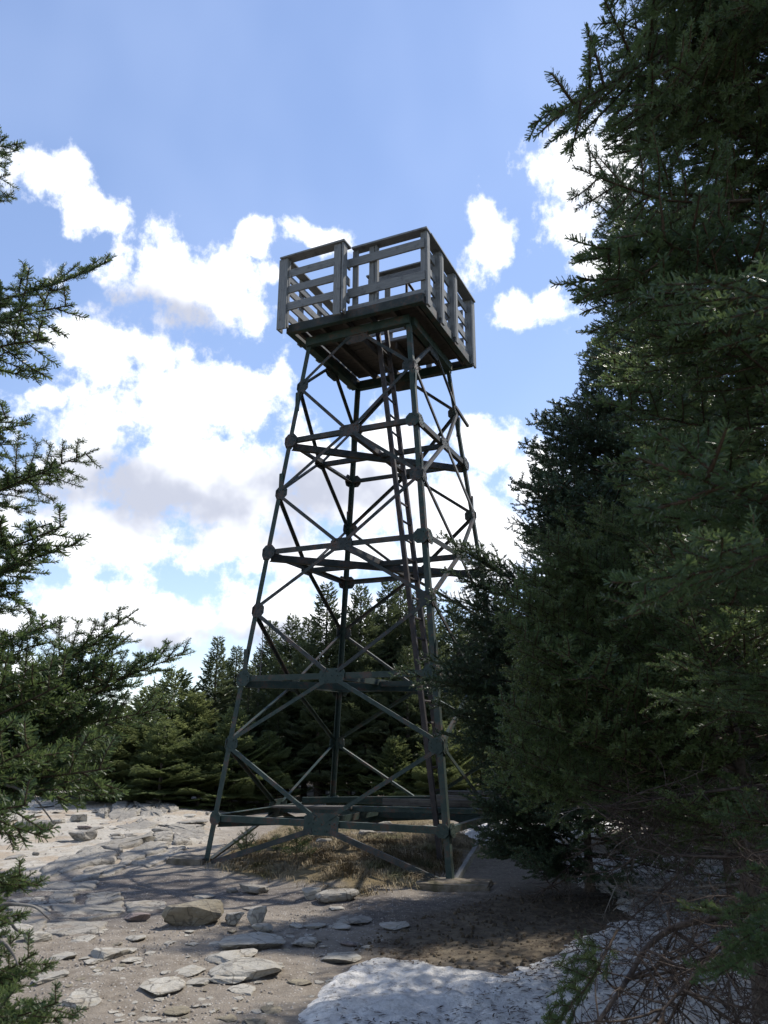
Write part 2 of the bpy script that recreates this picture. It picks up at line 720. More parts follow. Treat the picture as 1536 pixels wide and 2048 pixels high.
SAND = gpoly([(-260, 1588), (190, 1590), (440, 1622), (452, 1690), (330, 1722), (120, 1752), (-60, 1765), (-300, 1735)])
SHADE_BAND = gpoly([(-200, 1775), (180, 1745), (420, 1752), (800, 1795), (1000, 1790), (1120, 1770), (1250, 1800), (1120, 1880), (860, 1880), (640, 1815), (420, 1800), (280, 1850), (-200, 1842)])  # outline of the tower and tree shadow band painted into the soil
TURF = gpoly([(440, 1712), (520, 1690), (560, 1650), (700, 1640), (900, 1645), (1000, 1690), (930, 1735), (872, 1756), (815, 1775), (720, 1790), (560, 1765), (480, 1748), (432, 1730)])
LITTER = gpoly([(705, 1885), (800, 1838), (960, 1800), (1120, 1790), (1300, 1800), (1700, 1800), (1700, 2040), (1180, 2050), (1010, 1945), (780, 1925)])
SNOW = gpoly([(575, 2140), (583, 2048), (592, 1985), (640, 1938), (720, 1922), (830, 1912), (940, 1935), (1020, 1950), (1080, 1925), (1105, 1880), (1170, 1862), (1262, 1838), (1225, 1802),
              (1130, 1770), (1090, 1742), (1120, 1716), (1330, 1704), (1720, 1690), (2100, 1760), (2300, 2060), (1700, 2300), (900, 2260)])
SNOW_B = gpoly([(905, 1668), (960, 1640), (1060, 1630), (1210, 1640), (1240, 1668), (1110, 1690), (1000, 1700), (930, 1692)])
SNOW_C = gpoly([(548, 1613), (700, 1606), (760, 1616), (640, 1630), (560, 1627)])


def gz(x, y):
    x = np.asarray(x, float)
    y = np.asarray(y, float)
    z = .10 * fbm(x * .35, y * .35, 5, 3) + .03 * fbm(x * 2.1, y * 2.1, 11, 3)
    # mound of turf inside the tower, slight rise of the ledge to the left
    sd = poly_sd(x, y, TURF)
    z = z + .10 * sstep(sd, -.15, .7)
    z = z + .10 * sstep(poly_sd(x, y, SAND), -.6, 1.2)
    r = np.hypot(x, y - 4)
    z = z - np.maximum(0, r - 34) * .16 * sstep(r, 34, 60) + 0.0
    z = np.maximum(z, -190 + 25 * fbm(x * .002, y * .002, 3, 3))
    return z


def gzs(x, y):
    return float(gz(np.array([x]), np.array([y]))[0])


def build_ground():
    def axis(lo, hi, fine, far):
        a = np.arange(lo, hi + 1e-6, fine)
        g, s, e = [], fine, hi
        while e < far:
            s *= 1.22
            e += s
            g.append(e)
        gl, s, e = [], fine, lo
        while e > -far:
            s *= 1.22
            e -= s
            gl.append(e)
        return np.concatenate([np.array(gl[::-1]), a, np.array(g)])
    xs = axis(-6.0, 6.0, .055, 9000)
    ys = axis(-8.6, 2.5, .055, 9000)
    X, Y = np.meshgrid(xs, ys)
    x, y = X.ravel(), Y.ravel()
    z = gz(x, y)
    near = (np.abs(x) < 12) & (np.abs(y + 3) < 14)
    z = z + np.where(near, .018 * fbm(x * 7, y * 7, 21, 3), 0)
    nx = len(xs)
    i = np.arange(len(ys) - 1)[:, None] * nx + np.arange(nx - 1)[None, :]
    q = np.stack([i, i + 1, i + 1 + nx, i + nx], -1).reshape(-1, 4)
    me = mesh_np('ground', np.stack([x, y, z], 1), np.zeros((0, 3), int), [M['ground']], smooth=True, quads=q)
    w = .35 * fbm(x * 1.6, y * 1.6, 31, 4)
    for nm, P, a, b in (('sand', SAND, -.7, .7), ('shade_band', SHADE_BAND, -.45, .45), ('turf', TURF, -.12, .12), ('litter', LITTER, -.55, .55)):
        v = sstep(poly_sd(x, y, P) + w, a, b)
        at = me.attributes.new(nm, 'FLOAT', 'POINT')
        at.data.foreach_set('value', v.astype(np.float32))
    at = me.attributes.new('forest', 'FLOAT', 'POINT')
    at.data.foreach_set('value', sstep(np.hypot(x, y) + 6 * w, 22, 34).astype(np.float32))
    o = link('ground', me)
    o['kind'] = 'structure'


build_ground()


def snow_patch(poly, step, thick, label, ice=None, seed=0):
    P = np.array(poly)
    lo, hi = P.min(0) - .3, P.max(0) + .3
    xs = np.arange(lo[0], hi[0], step)
    ys = np.arange(lo[1], hi[1], step)
    X, Y = np.meshgrid(xs, ys)
    x, y = X.ravel(), Y.ravel()
    sd = poly_sd(x, y, P) + .34 * fbm(x * 1.6, y * 1.6, 41 + seed, 5)
    t = sstep(sd, -.02, .34)
    z = gz(x, y) - .03 + (thick + .03) * t ** .7 + t * (.05 * fbm(x * 3, y * 3, 51, 4) + .035 * fbm(x * 11, y * 11, 61, 3))
    nx = len(xs)
    i = np.arange(len(ys) - 1)[:, None] * nx + np.arange(nx - 1)[None, :]
    q = np.stack([i, i + 1, i + 1 + nx, i + nx], -1).reshape(-1, 4)
    q = q[(sd[q] > -.04).all(1)]
    used = np.unique(q)
    rm = np.full(len(x), -1)
    rm[used] = np.arange(len(used))
    me = mesh_np('snow_patch', np.stack([x, y, z], 1)[used], np.zeros((0, 3), int), [M['snow']], smooth=True, quads=rm[q])
    at = me.attributes.new('ice', 'FLOAT', 'POINT')
    iv = np.zeros(len(used)) if ice is None else sstep(poly_sd(x[used], y[used], ice) + .2 * fbm(x[used] * 2, y[used] * 2, 71, 3), -.1, .25)
    at.data.foreach_set('value', iv.astype(np.float32))
    o = link('snow_patch', me)
    return tag(o, label, 'snow', 'patches of old snow on the ground')


ICE = gpoly([(660, 1880), (1040, 1900), (1010, 1958), (850, 1946), (700, 1938), (650, 1930)])
snow_patch(SNOW, .045, .05, 'large patch of dirty granular snow in front, spreading right under the firs', ICE)
snow_patch(SNOW_B, .07, .10, 'small snow patch behind the right tower leg', None, 5)
snow_patch(SNOW_C, .08, .06, 'thin strip of snow beyond the back tower leg', None, 9)


# ---------------------------------------------------------------- rocks
def rock_mesh(name, m, seed, sx, sy, sz, cuts=9, rough=.11, sub=3, edge=.22):
    rg = np.random.RandomState(seed)
    bm = bmesh.new()
    bmesh.ops.create_icosphere(bm, subdivisions=sub, radius=1)
    bm.verts.ensure_lookup_table()
    V = np.array([v.co[:] for v in bm.verts])
    ang = np.arctan2(V[:, 1], V[:, 0])
    k = rg.uniform(0, 6.28, 5)
    rad = 1 + edge * (np.sin(2 * ang + k[0]) * .4 + np.sin(3 * ang + k[1]) * .45 + np.sin(5 * ang + k[2]) * .3)
    V[:, :2] *= rad[:, None]
    for c in range(cuts):
        n = rg.normal(size=3)
        n[2] *= .8 if c else 3
        if c == 0:
            n = np.array([rg.uniform(-.15, .15), rg.uniform(-.15, .15), 1.0])
        n /= np.linalg.norm(n)
        d = rg.uniform(.5, .85) if c else .5
        V -= np.maximum(0, V @ n - d)[:, None] * n[None]
    V += rough * np.stack([vnoise(V[:, 0] * 3 + V[:, 2] * 2, V[:, 1] * 3 + 7 * j, seed + j) for j in range(3)], 1)
    V += .4 * rough * np.stack([vnoise(V[:, 0] * 9 + V[:, 2] * 5, V[:, 1] * 9 + 7 * j, seed + 9 + j) for j in range(3)], 1)
    e = V.max(0) - V.min(0)
    V = (V - (V.max(0) + V.min(0)) / 2) / e * np.array([sx, sy, sz])
    for v, c in zip(bm.verts, V):
        v.co = c
    me = bpy.data.meshes.new(name)
    bm.to_mesh(me)
    bm.free()
    me.materials.append(m)
    return me


ROCKN = [0]


def stone(px, py, w, h, m, label, group=None, flat=True, name='stone', rise=None, sink=.35, rz=None, cuts=9, z0=None, sub=3, edge=.22, dz=0.0):
    """px,py: photo pixel of the stone's base centre; w,h: its size in photo pixels"""
    ROCKN[0] += 1
    if flat and py > 1835 and m == 'rock_grey':
        m = 'rock_pale'
    s = ROCKN[0]
    p = at_z(px, py, 0.04)
    depth = np.linalg.norm(p - CAM)
    W = w * depth / FPX
    if flat:
        a, b = at_z(px, py - h / 2, 0), at_z(px, py + h / 2, 0)
        D = min(max(np.linalg.norm(a - b), W * .45), W * 1.15)
        H = rise * .8 if rise else W * .10
        tot = H / (1 - sink)
        ctr = (p[0], p[1], gzs(p[0], p[1]) + H - tot / 2 + dz)
    else:
        D = W * .62
        H = max(h * .35, h - .15 * w) * depth / FPX
        tot = H * 1.2
        p = p + np.array([0, D * .35, 0])
        ctr = (p[0], p[1], gzs(p[0], p[1]) + H - tot / 2 + dz)
    o = link(name, rock_mesh(name, M[m], s, W, D, tot, cuts, sub=sub, edge=edge))
    o.location = ctr
    o.rotation_euler = (R(random.uniform(-4, 4)), R(random.uniform(-4, 4)), rz if rz is not None else R(random.uniform(-14, 14)))
    return tag(o, label, 'rock', group)


# -- boulders and loose blocks one can tell apart
stone(380, 1846, 106, 48, 'rock_tan', 'long yellowish brown boulder, largest loose block on the dirt', flat=False, name='boulder', cuts=7, rz=R(6))
stone(467, 1846, 37, 25, 'rock_pale', 'small white block just right of the yellowish boulder', flat=False)
stone(513, 1848, 35, 39, 'rock_pale', 'upright pale rock standing in the little pile by the boulder', flat=False, rz=R(20))
stone(523, 1856, 38, 19, 'rock_pale', 'small pointed pale stone leaning in front of the upright rock', flat=False)
stone(506, 1806, 36, 12, 'rock_grey', 'low grey stone lying behind the upright pale rock')
stone(672, 1798, 80, 29, 'rock_grey', 'long rounded grey rock at the edge of the dead grass', flat=False, name='boulder', cuts=6)
stone(622, 1790, 36, 24, 'rock_pale', 'short broken pale block touching the long rounded rock', flat=False)
stone(502, 1776, 56, 21, 'rock_grey', 'grey block with white top in front of the grass, left of centre', flat=False)
stone(464, 1772, 22, 11, 'rock_grey', 'small grey stone beside the white topped block', flat=False)
stone(408, 1779, 42, 11, 'rock_grey', 'thin dark slab lying below the left concrete footing')
stone(271, 1836, 45, 19, 'rock_red', 'reddish flat slab left of the yellowish boulder', flat=False, cuts=6)
stone(740, 1668, 84, 34, 'rock_grey', 'large pale boulder seen through the tower base', flat=False, name='boulder', cuts=6)
stone(736, 1690, 36, 20, 'rock_grey', 'dark cracked block in front of the pale boulder under the tower', flat=False)
stone(700, 1682, 60, 16, 'rock_grey', 'flat ledge stone left of the cracked block under the tower')
stone(790, 1680, 70, 12, 'rock_grey', 'low flat stone right of the boulder under the tower')
stone(845, 1668, 60, 12, 'rock_grey', 'flat grey stone showing beside the ladder foot')
stone(647, 1713, 31, 13, 'rock_pale', 'small white stone sitting in the dead grass under the tower', flat=False, dz=.05)
stone(697, 1874, 31, 11, 'rock_red', 'small dark loose stone near the edge of the shade', flat=False)
stone(788, 1836, 54, 17, 'rock_grey', 'lone grey slab lying on the shaded soil nearest the right footing')
stone(98, 1952, 58, 38, 'rock_grey', 'round pale grey stone set in the dirt by the left branches', edge=.1)
stone(326, 1964, 76, 33, 'rock_grey', 'biggest squarish flat stone at lower left in the dirt', edge=.12)
stone(508, 1876, 112, 30, 'rock_grey', 'widest flat slab below the little rock pile', edge=.2)
stone(463, 1908, 90, 28, 'rock_grey', 'upper slab of the group of flat slabs in the path')
stone(494, 1932, 128, 28, 'rock_grey', 'middle long slab of the group of flat slabs in the path')
stone(458, 1944, 64, 16, 'rock_pale', 'narrow pale slab along the lower edge of the slab group')
stone(485, 1959, 46, 17, 'rock_grey', 'lowest small slab of the slab group in the path')
stone(215, 1906, 58, 32, 'rock_grey', 'rough grey rock poking out of the dirt at left', rise=.07)
stone(253, 1896, 34, 13, 'rock_grey', 'thin stone touching the rough grey rock on its right')
stone(265, 1913, 31, 18, 'rock_grey', 'flat square stone just below right of the rough grey rock')
stone(128, 1914, 44, 27, 'rock_grey', 'forked flat stone left of the rough grey rock')
stone(182, 1922, 31, 11, 'rock_pale', 'thin pale sliver of stone below the forked stone')
stone(164, 1994, 64, 33, 'rock_pale', 'jagged pale flat stone near the bottom left branches')
stone(358, 2002, 42, 20, 'rock_tan', 'oval tan stone low in the picture, left of centre', edge=.08)
stone(379, 1934, 45, 21, 'rock_grey', 'small flat stone above the biggest squarish stone, upper of two')
stone(399, 1952, 39, 19, 'rock_grey', 'small flat stone right of the biggest squarish stone, lower of two')
stone(611, 1872, 44, 26, 'rock_grey', 'blocky flat stone between slab group and shade', rise=.05)
stone(685, 1897, 68, 36, 'rock_grey', 'angular slab half in the shade above the snow')
stone(600, 1944, 43, 11, 'rock_tan', 'thin tan stone just up from the snow corner')
stone(458, 2018, 32, 28, 'rock_tan', 'rough tan stone near the lower edge, left of the snow')
stone(512, 2028, 40, 34, 'rock_tan', 'long tan stone pointing away at the lower edge by the snow')
stone(541, 2002, 38, 15, 'rock_tan', 'small tan stone nearest the snow edge')
stone(165, 1876, 38, 14, 'rock_grey', 'little flat slab at the edge of the shaded bedrock')
stone(271, 1870, 38, 15, 'rock_grey', 'small grey slab below the reddish slab')
stone(74, 1880, 44, 34, 'rock_pale', 'pale angular slab beside the bare left twigs', rise=.09)
stone(632, 1840, 40, 17, 'rock_grey', 'left stone of the row below the long rounded rock')
stone(676, 1840, 42, 20, 'rock_grey', 'middle stone of the row below the long rounded rock')
stone(708, 1829, 62, 13, 'rock_grey', 'long thin stone at the right of the row below the rounded rock')
stone(673, 1806, 32, 9, 'rock_pale', 'small pale stone right under the long rounded rock')
stone(593, 1842, 25, 9, 'rock_grey', 'tiny flat stone left of the row below the rounded rock')
# rocks of the outcrop at left
stone(55, 1668, 82, 26, 'rock_grey', 'layered grey outcrop rock beside the left tree', flat=False, name='boulder', cuts=5)
stone(153, 1652, 30, 17, 'rock_pale', 'small pale block on the sand behind the layered rock', flat=False)
stone(110, 1656, 28, 11, 'rock_pale', 'scatter of white stone beside the layered outcrop rock', flat=False)
stone(159, 1688, 48, 24, 'rock_grey', 'rounded grey hump of rock in the tan sand', flat=False, cuts=5)
stone(165, 1668, 26, 9, 'rock_red', 'small dark red stone behind the grey hump', flat=False)
stone(321, 1678, 38, 15, 'rock_grey', 'two layer ledge stone in the middle of the sand', flat=False)
stone(381, 1652, 58, 13, 'rock_grey', 'flat dark ledge stone left of the tower leg', flat=False)
stone(18, 1764, 50, 28, 'rock_grey', 'rounded grey boulder cut by the left edge', flat=False, name='boulder', cuts=5)
stone(61, 1758, 33, 13, 'rock_grey', 'flat stone beside the rounded boulder at the left edge', flat=False)
stone(18, 1858, 70, 26, 'rock_pale', 'pale slab at the left edge behind bare twigs')

# small loose stones nobody could describe apart
rg = random.Random(11)
small = [(289, 2020, 21, 10), (311, 2020, 24, 10), (339, 2023, 28, 8), (514, 2003, 19, 9), (667, 1890, 24, 8), (735, 1876, 22, 9), (560, 1873, 18, 8), (430, 1876, 24, 9),
         (340, 1877, 18, 7), (300, 1900, 18, 8), (240, 1935, 17, 7), (375, 1963, 16, 6), (420, 1975, 14, 6), (270, 1990, 14, 6), (385, 1880, 26, 9), (228, 2010, 18, 7)]
for k in range(100):
    small.append((rg.uniform(120, 690), rg.uniform(1850, 2044), rg.uniform(8, 17), rg.uniform(5, 9)))
for (px, py, w, h) in small:
    stone(px, py, w, h, rg.choice(['rock_grey', 'rock_grey', 'rock_pale', 'rock_tan']), 'small flat stone bedded in the brown dirt of the path', 'small stones bedded in the path', sub=2)
for k in range(46):
    px, py = rg.uniform(10, 420), rg.uniform(1588, 1720)
    stone(px, py, rg.uniform(9, 30), rg.uniform(5, 9), rg.choice(['rock_grey', 'rock_grey', 'rock_pale']), 'small grey stone on the sunlit sandy outcrop', 'small stones on the sandy outcrop', flat=rg.random() < .6, sub=2)


# bedrock ledge: broken slabs with joints between them, pieces of the setting
def slab(parent, pts, h, m, tilt=(0, 0), seed=0, sink=.15, und=.02):
    """irregular bedrock slab from photo-pixel outline: raised h above the soil with worn edges"""
    P = np.array(gpoly(pts))
    c = P.mean(0)
    Q = []
    n = len(P)
    rgn = np.random.RandomState(seed)
    per = sum(np.linalg.norm(P[i] - P[(i + 1) % n]) for i in range(n))
    st = max(per / 46, .06)
    for i in range(n):
        a, b = P[i], P[(i + 1) % n]
        k = max(1, int(np.linalg.norm(b - a) / st))
        for j in range(k):
            q = a + (b - a) * j / k
            Q.append(q + rgn.normal(0, st * .26, 2))
    Q = np.array(Q) - c
    k = len(Q)
    V, F = [], []
    zc = gzs(c[0], c[1])

    def top(q, f):
        wx, wy = q[0] + c[0], q[1] + c[1]
        return gzs(wx, wy) - zc + h * f + tilt[0] * q[0] + tilt[1] * q[1] + und * float(fbm(wx * 4, wy * 4, 81 + seed, 3))
    rings = [(1.04, None), (1.0, .15), (.975, .68), (.92, 1.0), (.8, 1.0), (.55, 1.03), (.28, 1.04)]
    for s, f in rings:
        for q in Q:
            qq = q * s
            V.append((qq[0], qq[1], -sink if f is None else top(qq, f)))
    V.append((0, 0, top(np.zeros(2), 1.04)))
    for r in range(len(rings) - 1):
        for i in range(k):
            a, b = r * k + i, r * k + (i + 1) % k
            F += [(a, b, b + k), (a, b + k, a + k)]
    l = (len(rings) - 1) * k
    for i in range(k):
        F.append((l + i, l + (i + 1) % k, len(V) - 1))
    me = mesh_np('slab', V, F, [M[m]])
    bm = bmesh.new()
    bm.from_mesh(me)
    bmesh.ops.recalc_face_normals(bm, faces=bm.faces)
    bm.to_mesh(me)
    bm.free()
    o = link('slab', me, parent)
    o.location = (c[0], c[1], zc)
    return o


ledge = empty('bedrock_ledge', (0, 0, 0))
ledge['kind'] = 'structure'
SL = [
    ([(212, 1640), (228, 1628), (262, 1627), (278, 1646), (262, 1662), (234, 1664), (222, 1652)], .10, (0, .05)),
    ([(264, 1627), (300, 1632), (330, 1646), (318, 1660), (282, 1650)], .12, (0, .06)),
    ([(232, 1666), (262, 1664), (282, 1652), (316, 1662), (300, 1670), (252, 1676)], .07, (0, .02)),
    ([(282, 1624), (318, 1622), (338, 1634), (332, 1645), (302, 1631)], .20, (0, .04)),
    ([(322, 1623), (346, 1626), (352, 1638), (338, 1640)], .18, (0, 0)),
    ([(192, 1646), (208, 1631), (216, 1637), (209, 1650)], .20, (0, 0)),
    ([(330, 1662), (400, 1658), (418, 1680), (398, 1690), (352, 1684)], .06, (0, .02)),
    ([(80, 1742), (130, 1728), (190, 1716), (232, 1722), (228, 1732), (172, 1740), (120, 1750), (84, 1756)], .12, (0, .03)),
    ([(150, 1720), (220, 1702), (304, 1690), (306, 1700), (240, 1712), (236, 1720), (196, 1714)], .16, (0, .02)),
    ([(306, 1689), (342, 1686), (344, 1698), (308, 1702)], .17, (0, .02)),
    ([(345, 1686), (372, 1690), (384, 1698), (346, 1704)], .15, (0, 0)),
    ([(236, 1724), (300, 1704), (340, 1704), (330, 1714), (270, 1728), (240, 1734)], .08, (0, .01)),
    ([(174, 1742), (232, 1734), (262, 1730), (246, 1742), (196, 1754), (140, 1760)], .07, (0, 0)),
    ([(262, 1732), (330, 1716), (372, 1706), (366, 1716), (300, 1736)], .05, (0, 0)),
    ([(74, 1760), (140, 1762), (200, 1756), (188, 1770), (120, 1780), (76, 1776)], .05, (0, 0)),
    ([(96, 1800), (108, 1784), (156, 1780), (150, 1800)], .08, (0, .03)),
    ([(170, 1784), (240, 1784), (246, 1794), (176, 1804)], .045, (0, .01)),
    ([(100, 1804), (150, 1804), (168, 1808), (248, 1800), (246, 1828), (180, 1842), (110, 1836)], .03, (0, 0)),
    ([(20, 1796), (90, 1786), (92, 1804), (104, 1830), (60, 1840), (20, 1832)], .035, (0, 0)),
    ([(252, 1800), (300, 1796), (330, 1800), (326, 1818), (256, 1824)], .02, (0, 0)),
    ([(-10, 1850), (40, 1842), (92, 1846), (80, 1872), (40, 1890), (-10, 1885)], .05, (0, .01)),
    ([(86, 1852), (150, 1842), (220, 1850), (200, 1868), (120, 1880), (90, 1872)], .03, (0, 0)),
    ([(60, 1592), (120, 1586), (176, 1594), (160, 1604), (90, 1606)], .14, (0, .02)),
    ([(0, 1604), (80, 1608), (150, 1608), (130, 1618), (30, 1620)], .08, (0, .02)),
    ([(120, 1582), (180, 1578), (230, 1590), (200, 1598)], .16, (0, 0)),
]
for i, (pts, h, tl) in enumerate(SL):
    slab(ledge, pts, h * .36, 'rock_grey', tl, i, und=.045)

# gravel strewn over the path and outcrop
def strew(name, poly, n, smin, smax, m, kind_label, cat, seed, thin=.6, lift=0.0):
    rgn = np.random.RandomState(seed)
    P = np.array(poly)
    lo, hi = P.min(0), P.max(0)
    x = rgn.uniform(lo[0], hi[0], n * 3)
    y = rgn.uniform(lo[1], hi[1], n * 3)
    ok = poly_sd(x, y, P) + .3 * fbm(x * 1.2, y * 1.2, seed, 3) > 0
    x, y = x[ok][:n], y[ok][:n]
    n = len(x)
    z = gz(x, y) + lift
    s = smin + (smax - smin) * rgn.rand(n) ** 2.5
    base = np.array([[1, 0, 0], [-.5, .87, 0], [-.5, -.87, 0], [.5, .5, 1], [-.6, .1, .9], [.1, -.5, 1]]) * np.array([1, .8, thin])
    a = rgn.uniform(0, 6.28, n)
    jit = rgn.uniform(.65, 1.25, (n, 6, 3))
    v = base[None] * jit * s[:, None, None]
    ca, sa = np.cos(a)[:, None], np.sin(a)[:, None]
    V = np.stack([v[..., 0] * ca - v[..., 1] * sa + x[:, None], v[..., 0] * sa + v[..., 1] * ca + y[:, None], v[..., 2] + z[:, None] - .2 * s[:, None]], -1)
    f = np.array([[0, 1, 3], [1, 4, 3], [1, 2, 4], [2, 5, 4], [2, 0, 5], [0, 3, 5], [3, 4, 5]])
    F = (f[None] + (np.arange(n) * 6)[:, None, None]).reshape(-1, 3)
    o = link(name, mesh_np(name, V.reshape(-1, 3), F, [m]))
    return tag(o, kind_label, cat, kind='stuff')


strew('path_gravel', gpoly([(-60, 2120), (-60, 1850), (300, 1845), (700, 1800), (820, 1830), (700, 1900), (640, 1935), (585, 1990), (560, 2120)]), 3600, .005, .022, M['chip'], 'fine stone chips strewn over the brown path', 'gravel', 5)
strew('soil_clods', LITTER, 2600, .008, .035, M['clod'], 'dark crumbs of soil and bark on the shaded ground', 'soil', 12, .8)
strew('outcrop_gravel', SAND, 2200, .010, .04, M['chip'], 'pale stone chips over the sandy outcrop', 'gravel', 6)


# needle and twig litter lying on the snow and soil
def litter(name, poly, n, lmin, lmax, w, m, label, seed, lift):
    rgn = np.random.RandomState(seed)
    P = np.array(poly)
    lo, hi = np.maximum(P.min(0), [-3, -9.5]), np.minimum(P.max(0), [6.5, 2])
    x = rgn.uniform(lo[0], hi[0], n * 3)
    y = rgn.uniform(lo[1], hi[1], n * 3)
    ok = (poly_sd(x, y, P) > .05) & (fbm(x * 1.1, y * 1.1, seed, 4) + .55 * sstep(x, -.5, 2.5) > .08)
    x, y = x[ok][:n], y[ok][:n]
    n = len(x)
    sd = poly_sd(x, y, np.array(SNOW)) + .34 * fbm(x * 1.6, y * 1.6, 41, 5)
    t = sstep(sd, -.02, .34)
    zs = gz(x, y) - .03 + .08 * t ** .7 + t * (.05 * fbm(x * 3, y * 3, 51, 4) + .035 * fbm(x * 11, y * 11, 61, 3))
    z = np.maximum(zs, gz(x, y)) + lift
    a = rgn.uniform(0, 6.28, n)
    l = rgn.uniform(lmin, lmax, n)
    d = np.stack([np.cos(a) * l, np.sin(a) * l, rgn.uniform(-.05, .12, n) * l], 1)
    s = np.stack([-np.sin(a) * w, np.cos(a) * w, np.zeros(n)], 1)
    p = np.stack([x, y, z], 1)
    V = np.stack([p - s, p + s, p + d * .5 + s + [0, 0, .004], p + d], 1)
    F = (np.array([[0, 1, 2], [0, 2, 3]])[None] + (np.arange(n) * 4)[:, None, None]).reshape(-1, 3)
    return tag(link(name, mesh_np(name, V.reshape(-1, 3), F, [m])), label, 'litter', kind='stuff')


litter('needle_litter', SNOW, 14000, .015, .07, .0042, M['brown_dead'], 'brown needles and bits of twig lying on the snow', 3, .006)
litter('twig_litter', LITTER, 5000, .02, .09, .0035, M['twig'], 'brown needles and twigs covering the shaded soil', 4, .006)


# dead grass under the tower
def build_grass():
    rgn = np.random.RandomState(8)
    P = np.array(TURF)
    lo, hi = P.min(0) - .2, P.max(0) + .2
    n0 = 90000
    x = rgn.uniform(lo[0], hi[0], n0)
    y = rgn.uniform(lo[1], hi[1], n0)
    sd = poly_sd(x, y, P) + .3 * fbm(x * 1.6, y * 1.6, 31, 4)
    cl = fbm(x * 2.3, y * 2.3, 91, 4)
    ok = (rgn.rand(n0) < sstep(sd, -.22, .22)) & (cl > -.25 + .25 * rgn.rand(n0)) & (y < 3)
    x, y, cl = x[ok], y[ok], cl[ok]
    n = len(x)
    z = gz(x, y) - .01
    h = rgn.uniform(.03, .10, n) * (1 + 1.4 * np.clip(cl, 0, 1))
    a = fbm(x * .9, y * .9, 14, 2) * 9 + rgn.normal(0, .9, n)
    lean = rgn.uniform(.5, 1.7, n)
    d = np.stack([np.cos(a) * lean * h, np.sin(a) * lean * h, h], 1)
    w = rgn.uniform(.0025, .0055, n)[:, None]
    s = np.stack([-np.sin(a), np.cos(a), np.zeros(n)], 1) * w
    p = np.stack([x, y, z], 1)
    mid = p + d * np.array([.4, .4, .72])
    tip = p + d * np.array([1.05, 1.05, .75])
    V = np.stack([p - s, p + s, mid + s * .8, mid - s * .8, tip], 1)
    F = (np.array([[0, 1, 2], [0, 2, 3], [3, 2, 4]])[None] + (np.arange(n) * 5)[:, None, None]).reshape(-1, 3)
    tag(link('dead_grass', mesh_np('dead_grass', V.reshape(-1, 3), F, [M['grass']])), 'matted tan dead grass growing under the tower', 'grass', kind='stuff')


build_grass()

#@@PART3
# ---------------------------------------------------------------- fire tower
YAW = R(-24.664)
LV = {'z0': 0.0, 'z1': .59, 'm1': 1.576, 'z2': 2.489, 'm2': 3.50, 'z3': 4.409, 'm3': 5.387, 'z4': 6.292, 'm4': 7.279, 'z5': 8.07}
tower = empty('fire_tower', (0, 0, 0), YAW)
tag(tower, 'tall dark green steel lookout tower with a grey timber platform on top', 'tower')
HB, HT, ZT = 1.8, .9498, 8.07


def half(z):
    return HB + (HT - HB) * z / ZT


CORN = {'L': (-1, -1), 'R': (1, -1), 'F': (1, 1), 'B': (-1, 1)}


def cpt(c, z):
    return Vector((CORN[c][0] * half(z), CORN[c][1] * half(z), z))


def leg(c, z0=-.02, z1=8.12):
    sx, sy = CORN[c]
    p0, p1 = cpt(c, z0), cpt(c, z1)
    s, th = .078, .012
    # L section: corner outside, flanges running inward along both faces
    prof = [(0, 0), (-s * sx, 0), (-s * sx, -th * sy), (-th * sx, -th * sy), (-th * sx, -s * sy), (0, -s * sy)]
    V = [(p0.x + a, p0.y + b, p0.z) for a, b in prof] + [(p1.x + a, p1.y + b, p1.z) for a, b in prof]
    F = [(i, (i + 1) % 6, 6 + (i + 1) % 6, 6 + i) for i in range(6)] + [(0, 1, 2, 3), (0, 3, 4, 5), (6, 9, 8, 7), (6, 11, 10, 9)]
    bm = bmesh.new()
    vs = [bm.verts.new(v) for v in V]
    for f in F:
        bm.faces.new([vs[i] for i in f])
    # splice plates where leg sections overlap
    for z in (2.75, 5.55, 7.0):
        q = cpt(c, z)
        for (a, b) in ((1, 0), (0, 1)):
            g = bmesh.ops.create_cube(bm, size=1)['verts']
            for v in g:
                dx = v.co.x * (0.066 if a else .014)
                dy = v.co.y * (0.066 if b else .014)
                v.co = Vector((q.x + dx - sx * (.038 if a else -.007), q.y + dy - sy * (.038 if b else -.007), q.z + v.co.z * .34))
    bmesh.ops.recalc_face_normals(bm, faces=bm.faces)
    me = bpy.data.meshes.new('leg')
    bm.to_mesh(me)
    bm.free()
    me.materials.append(M['green'])
    return link('leg', me, tower)


for c in 'LRFB':
    leg(c)
hexo = [(-.15, -.07), (-.15, .07), (-.075, .15), (.075, .15), (.15, .07), (.15, -.07), (.075, -.15), (-.075, -.15)]
hexb = [(-.1, -.04), (-.1, .04), (.1, .04), (.1, -.04), (0, .1), (0, -.1), (.05, .08), (-.05, -.08)]
ME_node = plate_mesh('gusset_plate', hexo, .012, M['steel'], hexb)
ME_node_g = plate_mesh('gusset_plate', hexo, .012, M['green'], hexb)
mo = [(-.27, -.10), (-.27, .10), (-.16, .15), (.16, .15), (.27, .10), (.27, -.10), (.16, -.15), (-.16, -.15)]
mb = [(-.22, 0), (-.14, 0), (.14, 0), (.22, 0), (-.1, .1), (.1, .1), (-.1, -.1), (.1, -.1), (0, 0)]
ME_mid = plate_mesh('gusset_plate', mo, .012, M['steel'], mb)
ME_mid_g = plate_mesh('gusset_plate', [(x * 1.1, y * 1.05) for x, y in mo], .012, M['green'], mb)
FACES = [('L', 'R'), ('R', 'F'), ('F', 'B'), ('B', 'L')]
LEVELS = ['z1', 'z2', 'z3', 'z4']
MIDS = {'z1': 'm1', 'z2': 'm2', 'z3': 'm3', 'z4': 'm4'}


